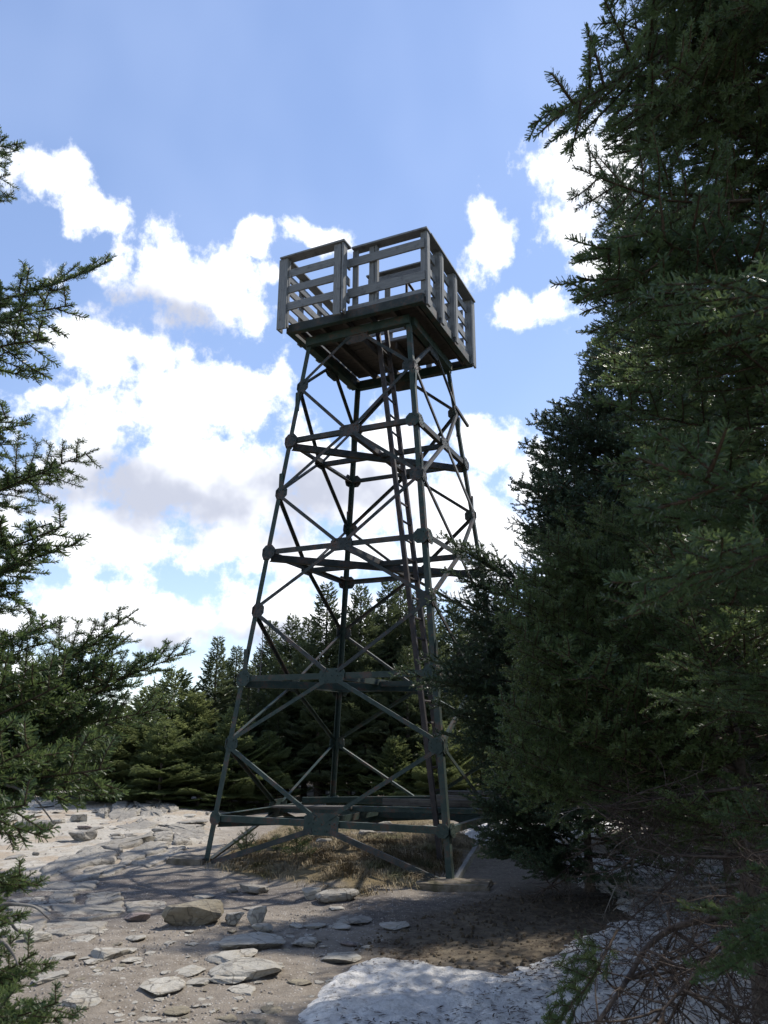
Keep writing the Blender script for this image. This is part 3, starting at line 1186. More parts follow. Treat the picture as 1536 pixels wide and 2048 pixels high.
def put_plate(me, p, nrm, up=Vector((0, 0, 1)), s=1.0):
    z = nrm.normalized()
    x = up.cross(z).normalized()
    y = z.cross(x)
    o = link('gusset_plate', me, tower)
    m = Matrix((x, y, z)).transposed().to_4x4() @ Matrix.Diagonal((s, s, 1, 1))
    m.translation = p
    o.matrix_local = m
    return o


for fi, (a, b) in enumerate(FACES):
    ca, cb = Vector((*CORN[a], 0)), Vector((*CORN[b], 0))
    nrm = ((ca + cb) / 2).normalized()
    slope = (HB - HT) / ZT
    nf = (nrm + Vector((0, 0, slope))).normalized()
    along = (cb - ca).normalized()

    def fp(c, z, out=0.0, inset=.05):
        """point on this face at leg c"""
        s = 1 if c == a else -1
        return cpt(c, z) + along * (s * inset) + nrm * out

    def mid(z, out=0.0):
        return (cpt(a, z) + cpt(b, z)) / 2 + nrm * out
    for i, lv in enumerate(LEVELS):
        z = LV[lv]
        low = lv in ('z1',)
        mg = M['green'] if lv in ('z1', 'z2') else M['steel']
        # horizontal girt
        angle_iron('girt', fp(a, z, .016), fp(b, z, .016), nrm, .082, mg, tower, flip=1 if i % 2 else -1)
        put_plate(ME_mid_g if lv in ('z1', 'z2') else ME_mid, mid(z, .032), nf, s=.86 if low else .66)
        for c in (a, b):
            s = 1 if c == a else -1
            put_plate(ME_node_g if lv in ('z1', 'z2') or c == 'R' else ME_node, cpt(c, z) + along * (s * .07) + nrm * .028, nf, s=.55 if low else .74)
        # diagonals: mid of girt -> legs half way up -> mid of next girt
        zm = LV[MIDS[lv]]
        nz = LV[{'z1': 'z2', 'z2': 'z3', 'z3': 'z4', 'z4': 'z5'}[lv]]
        for c in (a, b):
            s = 1 if c == a else -1
            galv = (a, b, c, lv) in (('R', 'F', 'R', 'z3x'),)
            mt = M['galv'] if galv else (M['green'] if lv == 'z1' else M['steel'])
            angle_iron('brace', mid(z + .07, .048) - along * (s * .10), fp(c, zm - .05, .020, .06), nf, .054, mt, tower, th=.008, flip=s)
            top = nz - (.07 if lv != 'z4' else .02)
            mt2 = M['galv'] if (a, b, lv) == ('R', 'F', 'z2') and c == 'F' else (M['galv'] if (a, b, lv) == ('R', 'F', 'z3') and c == 'F' else mt)
            angle_iron('brace', fp(c, zm + .05, .020, .06), mid(top, .044) - along * (s * .10), nf, .054, mt2, tower, th=.008, flip=-s)
            put_plate(ME_node_g if lv == 'z1' else ME_node, cpt(c, zm) + along * (s * .075) + nrm * .009, nf, s=.70)
    # bottom: mid of first girt down to the feet
    for c in (a, b):
        s = 1 if c == a else -1
        mt = M['galv'] if (a, b) == ('R', 'F') and c == 'R' else M['oldsteel'] if 'oldsteel' in M else M['steel']
        angle_iron('brace', mid(LV['z1'] - .08, .046) - along * (s * .13), fp(c, .03, .02, .14), nf, .068, mt, tower, flip=s)
    put_plate(ME_mid, mid(8.0, .03), nf, s=.75)

# inner beams crossing each level
for lv in LEVELS:
    z = LV[lv]
    g = M['green'] if lv in ('z1', 'z2') else M['steel']
    hz = half(z)
    angle_iron('cross_beam', (-hz + .06, -hz + .06, z - .07), (hz - .06, hz - .06, z - .07), (1, -1, 0), .105, g, tower)
    angle_iron('cross_beam', (0, -hz + .02, z + .01), (0, hz - .02, z + .01), (1, 0, 0), .09, g, tower)
    angle_iron('cross_beam', (-hz + .02, 0, z - .02), (hz - .02, 0, z - .02), (0, -1, 0), .08, g, tower)
# loose strap hanging off the far right leg
angle_iron('brace', cpt('F', 7.22) + Vector((.02, -.12, .12)), cpt('F', 7.22) + Vector((.10, .32, -.10)), (1, 0, 0), .05, M['steel'], tower)

# ladder
ladder = empty('ladder', (0, 0, 0))
ladder.parent = tower


def lx(z):
    return 1.19 + (.23 - 1.19) * (z - .06) / (8.03 - .06)


for y in (-.60, -.20):
    angle_iron('ladder_rail', (lx(-.02), y, -.02), (lx(9.05), y, 9.05), (0, -1, 0), .070, M['red'], ladder)
z = .35
while z < 8.2:
    m_, l_ = frame((lx(z), -.6, z), (lx(z), -.2, z), (0, 0, 1))
    o = link('rung', box_mesh('rung', l_, .030, .030, M['red'], .006, 0), ladder)
    o.matrix_local = m_
    z += .305

# platform: steel edge channel, joists, deck boards, railings
DX0, DX1, DY0, DY1 = -1.17, 1.30, -1.28, 1.19
ZD = 8.20
plat = empty('platform', (0, 0, 0))
plat.parent = tower


def pb(name, p0, p1, up, w, t, m, **k):
    return board(name, p0, p1, up, w, t, m, plat, **k)


# edge channels (green steel)
pb('edge_channel', (DX0, DY0 + .03, ZD + .07), (DX1, DY0 + .03, ZD + .07), (0, 0, 1), .06, .14, M['steel'], jit=0)
pb('edge_channel', (DX0, DY1 - .03, ZD + .07), (DX1, DY1 - .03, ZD + .07), (0, 0, 1), .06, .14, M['steel'], jit=0)
pb('edge_channel', (DX0 + .03, DY0 + .062, ZD + .068), (DX0 + .03, DY1 - .062, ZD + .068), (0, 0, 1), .06, .136, M['steel'], jit=0)
pb('edge_channel', (DX1 - .03, DY0 + .062, ZD + .068), (DX1 - .03, DY1 - .062, ZD + .068), (0, 0, 1), .06, .136, M['steel'], jit=0)
# bottom flange plate ring seen from below, with gaps to the inner frame
for (p0, p1) in (((DX0, DY0 + .05, ZD - .006), (DX1, DY0 + .05, ZD - .006)), ((DX0, DY1 - .05, ZD - .006), (DX1, DY1 - .05, ZD - .006))):
    pb('bottom_flange', p0, p1, (0, 0, 1), .10, .012, M['green'], bevel=0, jit=0)
for x in (DX0 + .05, DX1 - .05):
    pb('bottom_flange', (x, DY0 + .102, ZD - .006), (x, DY1 - .102, ZD - .006), (0, 0, 1), .10, .012, M['green'], bevel=0, jit=0)
# inner steel frame carried by the legs
h5 = .95
for (p0, p1) in (((-h5, -h5, 8.12), (h5, -h5, 8.12)), ((-h5, h5, 8.12), (h5, h5, 8.12)), ((-h5, -h5 + .06, 8.118), (-h5, h5 - .06, 8.118)), ((h5, -h5 + .06, 8.118), (h5, h5 - .06, 8.118))):
    pb('head_frame', p0, p1, (0, 0, 1), .11, .15, M['green'], jit=0)
HX0, HX1, HY0, HY1 = -.05, .72, -.82, -.02     # ladder hatch
for k in range(6):
    x = -1.0 + k * .43
    if HX0 < x < HX1:
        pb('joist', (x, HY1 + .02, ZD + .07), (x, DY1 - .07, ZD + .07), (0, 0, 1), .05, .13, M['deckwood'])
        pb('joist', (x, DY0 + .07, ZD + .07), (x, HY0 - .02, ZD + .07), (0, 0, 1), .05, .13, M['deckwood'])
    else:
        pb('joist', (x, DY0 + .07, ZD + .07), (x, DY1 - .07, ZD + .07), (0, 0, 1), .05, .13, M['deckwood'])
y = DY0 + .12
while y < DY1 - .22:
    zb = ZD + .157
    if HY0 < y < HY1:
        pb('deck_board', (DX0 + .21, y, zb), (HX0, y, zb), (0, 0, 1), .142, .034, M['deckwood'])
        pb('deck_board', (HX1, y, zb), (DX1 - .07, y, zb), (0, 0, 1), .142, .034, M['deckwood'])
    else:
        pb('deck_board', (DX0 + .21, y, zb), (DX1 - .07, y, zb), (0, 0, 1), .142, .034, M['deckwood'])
    y += .152

ZC = 9.53                                   # top of the cap board
W = M['wood']
XL, XR, YF, YB, YP = DX0 - .02, DX1 + .02, -1.15, 1.13, -1.40
railing = plat
# caps: flat boards
pb('cap_board', (XL - .03, YP, ZC), (.02, YP, ZC), (0, 0, 1), .20, .036, W)
pb('cap_board', (-.02 - .055, YP + .102, ZC - .002), (-.02 - .055, YF - .09, ZC - .002), (0, 0, 1), .19, .034, W)
pb('cap_board', (.022, YF, ZC - .001), (XR + .05, YF, ZC - .001), (0, 0, 1), .19, .036, W)
pb('cap_board', (XR - .03, YF + .098, ZC), (XR - .03, YB + .08, ZC), (0, 0, 1), .19, .036, W)
pb('cap_board', (XL, YB, ZC - .001), (XR - .13, YB, ZC - .001), (0, 0, 1), .17, .036, W)
pb('cap_board', (XL + .03, YP + .103, ZC - .003), (XL + .03, YB - .09, ZC - .003), (0, 0, 1), .17, .034, W)


def post(x, y, z0, z1, wx, wy, m=W):
    o = link('post', box_mesh('post', z1 - z0, wx, wy, m, .005, .002), plat)
    mm = Matrix(((0, 1, 0), (0, 0, 1), (1, 0, 0))).to_4x4()
    mm.translation = (x, y, (z0 + z1) / 2)
    o.matrix_local = mm
    return o


def rail(p0, p1, up, w=.14, t=.036):
    return pb('rail', p0, p1, up, t, w, W)


zc = ZC - .02
# bump-out on the left of the front: posts bolted outside the deck edge
post(XL + .025, YP - .045, ZD - .02, zc, .17, .038)
post(XL - .055, YP + .045, ZD - .01, zc, .036, .13)
post(XL + .085, YP + .01, ZD + .02, zc, .06, .06)
post(-.125, YP - .045, ZD + .0, zc, .13, .038)
post(-.02, YP - .01, ZD + .04, zc, .036, .14)
post(-.135, YP + .02, ZD + .05, zc, .09, .06)
for z in (9.23, 8.92, 8.60):
    rail((XL + .09, YP - .005, z), (-.06, YP - .005, z), (0, 0, 1))
for z in (9.23, 8.92, 8.60):
    rail((-.045, YP + .06, z), (-.045, YF - .02, z), (0, 0, 1))
# set-back front railing
for z, w in ((9.27, .16), (8.69, .16)):
    rail((-.06, YF - .055, z), (XR - .01, YF - .055, z), (0, 0, 1), w)
rail((-.02, YF - .085, ZD + .185), (XR - .01, YF - .085, ZD + .185), (0, 0, 1), .085, .05)
post(.06, YF, ZD + .175, zc, .10, .045)
post(.36, YF, ZD + .175, zc, .09, .045)
post(.44, YF + .02, ZD + .175, zc, .045, .09)
post(XR - .035, YF - .02, ZD + .12, zc, .10, .036)
post(XR + .018, YF + .02, ZD - .02, zc, .036, .13)
# right railing: posts outside the deck edge, rails inside
for y in (-.52, .17):
    post(XR - .04, y - .045, ZD + .06, zc, .13, .036)
    post(XR + .018, y + .03, ZD - .02, zc, .036, .11)
post(XR - .04, YB - .05, ZD + .0, zc, .14, .036)
post(XR + .018, YB + .03, ZD - .03, zc, .036, .14)
for z in (9.31, 8.985, 8.70, 8.42):
    rail((XR - .075, YF + .02, z), (XR - .075, YB - .08, z), (0, 0, 1), .13)
# back railing
for x in (XL + .06, -.35, .45):
    post(x, YB + .035, ZD + .02, zc, .11, .036)
for z, w in ((9.30, .14), (9.03, .14), (8.72, .14)):
    rail((XL + .02, YB - .005, z), (XR - .16, YB - .005, z), (0, 0, 1), w)
# left railing
for y in (-.75, -.10, .55):
    post(XL - .03, y, ZD + .02, zc, .036, .13)
post(XL - .03, YB, ZD + .02, zc, .036, .13)
for z in (9.27, 9.02, 8.77, 8.52):
    rail((XL + .01, YP + .08, z), (XL + .01, YB - .04, z), (0, 0, 1), .13)
# guard rail round the hatch
rail((-.02, -.50, 9.28), (XR - .10, -.50, 9.28), (0, 0, 1), .15)
rail((-.02, -.50, 8.66), (XR - .10, -.50, 8.66), (0, 0, 1), .12)
post(.03, -.462, ZD + .175, 9.40, .10, .036)
post(.33, -.462, ZD + .175, 9.40, .10, .036)
pb('cap_board', (-.04, -.48, 9.42), (XR - .135, -.48, 9.42), (0, 0, 1), .15, .034, W)
# steel grab bars by the hatch
for (x, y) in ((.62, -.30), (.62, .05)):
    post(x, y, ZD + .17, 9.28, .04, .04, M['red'])
pb('grab_bar', (.62, -.33, 9.29), (.62, .08, 9.29), (0, 0, 1), .045, .03, M['red'])
# hanging bolts below the edge
for (x, y) in ((DX0 + .05, -.9), (DX0 + .05, .9), (-.1, DY1 - .1), (.8, DY1 - .1)):
    post(x, y, ZD - .10, ZD - .013, .014, .014, M['steel'])


def world_t(x, y, z):
    c, s = math.cos(YAW), math.sin(YAW)
    return Vector((c * x - s * y, s * x + c * y, z))


# concrete footings under the legs
def footing(c, sx, sy, dx, dy, label, rz=0.0):
    p = cpt(c, 0)
    w = world_t(p.x + dx, p.y + dy, 0)
    bm = bmesh.new()
    bmesh.ops.create_cube(bm, size=1)
    for v in bm.verts:
        v.co = Vector((v.co.x * sx, v.co.y * sy, v.co.z * .34))
    bmesh.ops.bevel(bm, geom=bm.edges[:], offset=.018, segments=2, affect='EDGES')
    bmesh.ops.subdivide_edges(bm, edges=[e for e in bm.edges if e.calc_length() > .2], cuts=6, use_grid_fill=True)
    for v in bm.verts:
        n = float(fbm(v.co.x * 5 + v.co.z * 3, v.co.y * 5, 7, 3))
        v.co += v.co.normalized() * n * .03
    me = bpy.data.meshes.new('concrete_footing')
    bm.to_mesh(me)
    bm.free()
    me.materials.append(M['conc'])
    o = link('concrete_footing', me)
    o.location = (w.x, w.y, gzs(w.x, w.y) - .10)
    o.rotation_euler.z = YAW + rz
    tag(o, label, 'footing', 'footings under the tower legs')


footing('L', .50, .46, -.20, -.02, 'worn concrete footing under the front left tower leg', R(15))
footing('R', .86, .52, .05, -.10, 'wide mossy concrete footing under the front right tower leg', R(10))
footing('F', .5, .5, 0, 0, 'concrete footing under the far right tower leg by the snow')
footing('B', .5, .5, 0, 0, 'concrete footing under the back tower leg')

# old timbers left lying across the bottom frame
for i, (x0, y0, x1, y1, z, w, t, mm, lab) in enumerate([
        (-.20, -.55, 1.95, -.30, .68, .05, .075, 'green', 'long dark green beam lying across the tower base behind the front girt'),
        (-.05, .25, 1.9, .55, .72, .05, .10, 'oldwood', 'dark plank on edge lying across the tower base, behind the green beam'),
        (-1.5, .30, .55, 1.25, .70, .05, .09, 'green', 'short green board lying along the back of the tower base'),
        (.55, 1.0, 2.2, .35, .74, .06, .13, 'oldwood', 'grey plank sticking out past the ladder at the tower base'),
        (1.0, .05, 2.5, .42, .90, .26, .045, 'oldwood', 'weathered plank laid flat, poking out right of the tower base'),
        (-1.35, -.75, -.15, -.62, .68, .22, .04, 'oldwood', 'pale worn plank lying just inside the left girt')]):
    a, b = world_t(x0, y0, z), world_t(x1, y1, z + .02)
    o = board('timber_beam', a, b, (0, 0, 1), w, t, M[mm])
    tag(o, lab, 'beam', 'old timbers on the tower base')
pl = empty('plank_bench', world_t(2.35, -.75, 0))
for (a, b, w, t) in ((world_t(1.95, -.85, .33), world_t(2.75, -.55, .36), .24, .06), (world_t(2.02, -.80, .28), world_t(2.05, -.78, .0), .16, .06), (world_t(2.66, -.6, .30), world_t(2.7, -.58, .0), .16, .06)):
    o = board('seat' if w > .2 else 'leg', a, b, (0, 0, 1) if w > .2 else (1, 0, 0), w, t, M['oldwood'], pl)
    o.matrix_local = Matrix.Translation(-Vector(pl.location)) @ o.matrix_local
tag(pl, 'low dark plank bench half hidden by the sapling at right of the tower', 'bench')

#@@PART4
# ---------------------------------------------------------------- conifers
def tubes(polys, radii, sides=4):
    """polys: list of (k,3) arrays, radii: list of (r0,r1)"""
    V, F, off = [], [], 0
    for P, (r0, r1) in zip(polys, radii):
        P = np.asarray(P, float)
        k = len(P)
        T = np.gradient(P, axis=0)
        T /= np.linalg.norm(T, axis=1)[:, None] + 1e-9
        ref = np.array([0, 0, 1.0]) if abs(T[0, 2]) < .8 else np.array([1.0, 0, 0])
        A = np.cross(T, ref)
        A /= np.linalg.norm(A, axis=1)[:, None] + 1e-9
        Bv = np.cross(T, A)
        rr = np.linspace(r0, r1, k)[:, None]
        ring = [P + rr * (math.cos(t) * A + math.sin(t) * Bv) for t in np.arange(sides) * 2 * math.pi / sides]
        V.append(np.stack(ring, 1).reshape(-1, 3))
        i = np.arange(k - 1)[:, None] * sides + np.arange(sides)[None]
        j = np.arange(k - 1)[:, None] * sides + (np.arange(sides)[None] + 1) % sides
        F.append(np.concatenate([np.stack([i, j, j + sides], -1).reshape(-1, 3), np.stack([i, j + sides, i + sides], -1).reshape(-1, 3)]) + off)
        off += k * sides
    return np.concatenate(V), np.concatenate(F)


def curve(p, d, l, k, bend, rg, wob=.0):
    """polyline of k+1 points from p along d, bending toward `bend` vector"""
    P = [np.array(p, float)]
    d = np.array(d, float)
    for i in range(k):
        d = d + bend / k + rg.normal(0, wob, 3)
        d /= np.linalg.norm(d)
        P.append(P[-1] + d * l / k)
    return np.array(P)


def bough_skeleton(rg, L=1.0, gap=.055, lat=.48, sublat=True, droop=-.10, lift=.25, sub_gap=.05):
    main = curve((0, 0, 0), (1, 0, .12 + droop), L, 9, np.array([0, rg.normal(0, .12), lift]), rg, .03)
    tw = [(main, .010 * L, .0020, .30)]
    seg = np.linspace(0, 1, len(main))

    def at(P, t):
        f = t * (len(P) - 1)
        i = min(int(f), len(P) - 2)
        return P[i] + (P[i + 1] - P[i]) * (f - i), (P[i + 1] - P[i]) / np.linalg.norm(P[i + 1] - P[i])
    t, side = .10, 1
    while t < .985:
        p, d = at(main, t)
        side = -side
        l = L * lat * (1 - t) ** .75 * rg.uniform(.75, 1.15) + .05
        if t < .3:
            l *= .5 + t * 1.6
        lv = np.cross([0, 0, 1.0], d)
        ang = R(rg.uniform(50, 66))
        dd = d * math.cos(ang) + lv * side * math.sin(ang) + np.array([0, 0, rg.normal(.05, .30)])
        dd /= np.linalg.norm(dd)
        P = curve(p, dd, l, 5, d * .22 + np.array([0, 0, rg.uniform(-.05, .25)]), rg, .035)
        tw.append((P, .0045 * L, .0016, .12 if t > .3 else .35))
        if sublat and l > .10:
            s, sd2 = .22, 1
            while s < .93:
                q, e = at(P, s)
                sd2 = -sd2
                l2 = max(.045, (1 - s) * l * .55 * rg.uniform(.6, 1.15))
                lv2 = np.cross([0, 0, 1.0], e)
                lv2 /= np.linalg.norm(lv2) + 1e-9
                a2 = R(rg.uniform(46, 64))
                d2 = e * math.cos(a2) + lv2 * sd2 * math.sin(a2) + np.array([0, 0, rg.normal(.05, .40)])
                d2 /= np.linalg.norm(d2)
                P2 = curve(q, d2, l2, 3, e * .18, rg, .03)
                tw.append((P2, .0022, .0012, 0.0))
                s += sub_gap / l * rg.uniform(.8, 1.3)
        t += gap / L * rg.uniform(.75, 1.25) * .5
    return tw


def needles(tw, rg, dens, nl, nw, mode='fir'):
    P0, T0, R0 = [], [], []
    for P, r0, r1, bare in tw:
        seg = P[1:] - P[:-1]
        sl_ = np.linalg.norm(seg, axis=1)
        tot = sl_.sum()
        n = int(tot * (1 - bare) * dens)
        if n < 2:
            continue
        s = (bare + (1 - bare) * (np.arange(n) + rg.rand(n)) / n) * tot
        cum = np.concatenate([[0], np.cumsum(sl_)])
        i = np.clip(np.searchsorted(cum, s) - 1, 0, len(sl_) - 1)
        f = (s - cum[i]) / sl_[i]
        P0.append(P[i] + seg[i] * f[:, None])
        T0.append(seg[i] / sl_[i][:, None])
        R0.append(s / tot)
    p, t, s = np.concatenate(P0), np.concatenate(T0), np.concatenate(R0)
    n = len(p)
    side = np.cross(np.array([0, 0, 1.0])[None], t)
    side /= np.linalg.norm(side, axis=1)[:, None] + 1e-9
    up = np.cross(t, side)
    if mode == 'fir':
        phi = np.where(rg.rand(n) < .5, 0, math.pi) + np.where(rg.rand(n) < .5, 1, 1) * 0
        el = np.clip(rg.normal(.30, .62, n), -1.0, 1.5)
        dirn = side * (np.cos(phi) * np.cos(el))[:, None] + up * np.sin(el)[:, None]
    else:
        phi = rg.uniform(0, 6.283, n)
        dirn = side * np.cos(phi)[:, None] + up * (np.sin(phi) * .8 + .2)[:, None]
    a = np.radians(rg.normal(64 if mode == 'fir' else 56, 8, n)) * (1 - .5 * s ** 12)
    d = t * np.cos(a)[:, None] + dirn * np.sin(a)[:, None]
    d /= np.linalg.norm(d, axis=1)[:, None]
    w = np.cross(d, dirn + rg.normal(0, .35, (n, 3)))
    w /= np.linalg.norm(w, axis=1)[:, None] + 1e-9
    l = nl * (rg.uniform(.75, 1.12, n) * (1 - .25 * s ** 10))[:, None]
    hw = nw * .5
    V = np.stack([p - w * hw * .6, p + w * hw * .6, p + d * l + w * hw * .8, p + d * l - w * hw * .8], 1).reshape(-1, 3)
    q = np.arange(n)[:, None] * 4
    F = np.concatenate([q + np.array([[0, 1, 2]]), q + np.array([[0, 2, 3]])])
    return V, F


def bough_mesh(name, seed, dens, nl, nw, m, mode='fir', sides=3, wood='twig', **kw):
    rg = np.random.RandomState(seed)
    tw = bough_skeleton(rg, **kw)
    V1, F1 = needles(tw, rg, dens, nl, nw, mode)
    V2, F2 = tubes([t[0] for t in tw], [(t[1], t[2]) for t in tw], sides)
    V = np.concatenate([V1, V2])
    F = np.concatenate([F1, F2 + len(V1)])
    mi = np.concatenate([np.zeros(len(F1), int), np.ones(len(F2), int)])
    return mesh_np(name, V, F, [M[m], M[wood]], mi)


def dead_mesh(name, seed, m, L=1.0, n=14, fine=True):
    rg = np.random.RandomState(seed)
    tws = []
    main = curve((0, 0, 0), (1, 0, .0), L, 10, np.array([0, rg.normal(0, .4), rg.normal(-.15, .3)]), rg, .09)
    tws.append((main, .011, .003))
    for k in range(n):
        t = rg.uniform(.1, .97)
        i = min(int(t * 10), 9)
        d = main[i + 1] - main[i]
        d /= np.linalg.norm(d)
        dd = d * .6 + rg.normal(0, .55, 3)
        dd /= np.linalg.norm(dd)
        l = L * rg.uniform(.15, .5) * (1.1 - t * .6)
        P = curve(main[i] + (main[i + 1] - main[i]) * (t * 10 - i), dd, l, 6, rg.normal(0, .5, 3), rg, .13)
        tws.append((P, .005, .0015))
        for j in range(rg.randint(2, 6) if fine else 1):
            q = rg.randint(1, 6)
            e = P[q] - P[q - 1]
            e = e / np.linalg.norm(e) + rg.normal(0, .7, 3)
            tws.append((curve(P[q], e / np.linalg.norm(e), l * rg.uniform(.2, .55), 4, rg.normal(0, .6, 3), rg, .16), .0028, .001))
    V, F = tubes([t[0] for t in tws], [(t[1], t[2]) for t in tws], 3)
    return mesh_np(name, V, F, [M[m]])


FIR_N = {1.0: [bough_mesh('bough', 100 + k, 900, .0175, .0033, 'fir', gap=.080, sub_gap=.050, lat=.36) for k in range(4)],
         .5: [bough_mesh('bough', 120 + k, 950, .0175, .0033, 'fir', gap=.070, sub_gap=.045, lat=.42, L=.5) for k in range(4)]}
FIR_M = {1.0: [bough_mesh('bough', 200 + k, 560, .0185, .0036, 'fir', gap=.085, sub_gap=.055, lat=.42) for k in range(3)],
         .5: [bough_mesh('bough', 220 + k, 580, .0185, .0036, 'fir', gap=.080, sub_gap=.050, lat=.45, L=.5) for k in range(3)]}
FIR_Y = {1.0: [bough_mesh('bough', 240 + k, 560, .0190, .0050, 'fir_sunlit', gap=.085, sub_gap=.055, lat=.42) for k in range(3)],
         .5: [bough_mesh('bough', 250 + k, 580, .0190, .0050, 'fir_sunlit', gap=.080, sub_gap=.050, lat=.45, L=.5) for k in range(3)]}
SPR_M = {1.0: [bough_mesh('bough', 300 + k, 620, .0165, .0062, 'spruce', 'spruce', gap=.085, sub_gap=.058, lat=.38, lift=.35) for k in range(3)],
         .5: [bough_mesh('bough', 320 + k, 620, .0165, .0062, 'spruce', 'spruce', gap=.080, sub_gap=.058, lat=.42, lift=.35, L=.5) for k in range(3)]}
DEAD = [dead_mesh('dead_bough', 400 + k, 'brown_dead') for k in range(4)]
DEADG = [dead_mesh('dead_bough', 450 + k, 'dead') for k in range(3)]


def trunk_obj(parent, h, r, lean=(0, 0), m='bark', top=None):
    rg = np.random.RandomState(int(h * 997) % 9999)
    k = 10
    t = np.linspace(0, 1, k)
    P = np.stack([lean[0] * t + .04 * rg.normal(size=k) * (t > 0) * t, lean[1] * t + .04 * rg.normal(size=k) * t, h * t - .12], 1)
    V, F = tubes([P], [(r, .012)], 8)
    # root flare
    fl = V[:, 2] < .05
    V[fl, :2] *= 1.45
    o = link('trunk', mesh_np('trunk', V, F, [M[m]], smooth=True), parent)
    return P


def orient(o, base, tip, roll=0.0, L=1.0):
    d = Vector(tip) - Vector(base)
    l = d.length
    x = d.normalized()
    up = Vector((0, 0, 1))
    y = up.cross(x)
    if y.length < 1e-3:
        y = Vector((0, 1, 0))
    y.normalize()
    z = x.cross(y)
    m = Matrix((x, y, z)).transposed().to_4x4()
    m = Matrix.Translation(Vector(base)) @ m @ Matrix.Rotation(roll, 4, 'X') @ Matrix.Scale(l / L, 4)
    o.matrix_local = m


NB = [0]


def add_bough(root, protos, base, tip, roll=None, name='bough'):
    """base and tip in world space"""
    NB[0] += 1
    pl_, L = protos, 1.0
    if isinstance(protos, dict):
        L = 1.0 if np.linalg.norm(np.array(tip) - np.array(base)) > .72 else .5
        pl_ = protos[L]
    o = link(name, pl_[NB[0] % len(pl_)], root)
    off = np.array(root.location)
    orient(o, np.array(base) - off, np.array(tip) - off, random.uniform(-.7, .7) if roll is None else roll, L)
    return o


def full_bough(root, protos, b, t, z=.05):
    # a leafy bough: main spray plus two overlapping side sprays
    r = random.choice((-1, 1)) * random.uniform(.1, .5)
    add_bough(root, protos, b, t, r)
    add_bough(root, protos, b + (t - b) * .18, b + (t - b) * random.uniform(.82, .95) + np.array([0, z, -z]), -r)
    add_bough(root, protos, b + (t - b) * .3, b + (t - b) * random.uniform(.75, .9) + np.array([random.uniform(-z, z), -z, z * 1.5]), r + .9)


def edge_fn(pts):
    ys = [p[0] for p in pts]
    xs = [p[1] for p in pts]
    return lambda y: float(np.interp(y, ys, xs))


def conifer(name, pos, h, lmax, protos, label, n, z_lo=.8, lean=(0, 0), trunk_r=.10, left=None, right=None, seed=1, group=None, dead=0, dead_protos=None,
            shape=.75, up_low=-.12, up_top=.75, min_cam=.55, az_bias=None, dead_z=(.25, 1.6), keep=None):
    rg = random.Random(seed)
    z0 = gzs(pos[0], pos[1])
    root = empty(name, (pos[0], pos[1], z0))
    tag(root, label, 'tree', group)
    P = trunk_obj(root, h, trunk_r, lean)
    loc = np.array([pos[0], pos[1], z0])

    def axis(z):
        t = z / h
        return loc + np.array([np.interp(t, np.linspace(0, 1, len(P)), P[:, 0]), np.interp(t, np.linspace(0, 1, len(P)), P[:, 1]), z])
    made = 0
    for k in range(n):
        f = (k + rg.random()) / n
        z = z_lo + (h - .12 - z_lo) * f ** .92
        az = k * 2.39996 + rg.uniform(-.35, .35)
        if az_bias and rg.random() < az_bias[1]:
            az = az_bias[0] + rg.gauss(0, .8)
        fr = (z - z_lo) / (h - z_lo)
        l = lmax * ((1 - fr) ** shape) * rg.uniform(.72, 1.08) + .14
        if fr < .12:
            l *= .75 + fr * 2
        el = up_low + (up_top - up_low) * fr ** 1.4 + rg.uniform(-.12, .12)
        b = axis(z)
        d = np.array([math.cos(az) * math.cos(el), math.sin(az) * math.cos(el), math.sin(el)])
        ok = False
        for tries in range(9):
            tip = b + d * l
            good = np.linalg.norm(tip - CAM) > min_cam and np.linalg.norm((b + tip) / 2 - CAM) > min_cam
            x, y, zz = to_px(tip)
            if zz > .2:
                if left and x < left(y):
                    good = False
                if right and x > right(y):
                    good = False
            for fr_ in (.45, .75):
                mp_ = b + (tip - b) * fr_
                xm, ym, zm = to_px(mp_)
                if zm > .2:
                    e = .30 * (1.1 - fr_) * l * FPX / zm
                    if left and min(xm - e * .8 - left(ym), xm - left(ym - e), xm - left(ym + e)) < 0:
                        good = False
                    if right and max(xm + e * .8 - right(ym), xm - right(ym - e), xm - right(ym + e)) > 0:
                        good = False
            if good and (keep is None or keep(tip, (b + tip) / 2)):
                ok = True
                break
            l *= .82
        if not ok or l < .16:
            continue
        add_bough(root, protos, b, tip, rg.uniform(-.3, .3))
        made += 1
    for k in range(dead):
        z = rg.uniform(*dead_z)
        az = rg.uniform(0, 6.283)
        l = lmax * rg.uniform(.45, .95)
        b = axis(z)
        tip = b + np.array([math.cos(az), math.sin(az), rg.uniform(-.35, .12)]) * l
        tip[2] = max(tip[2], .12)
        x, y, zz = to_px(tip)
        if np.linalg.norm(tip - CAM) < .8 or (zz > .2 and left and x < left(y)) or (zz > .2 and right and x > right(y)):
            continue
        add_bough(root, dead_protos or DEAD, b, tip, rg.uniform(0, 6), 'dead_bough')
    return root, axis


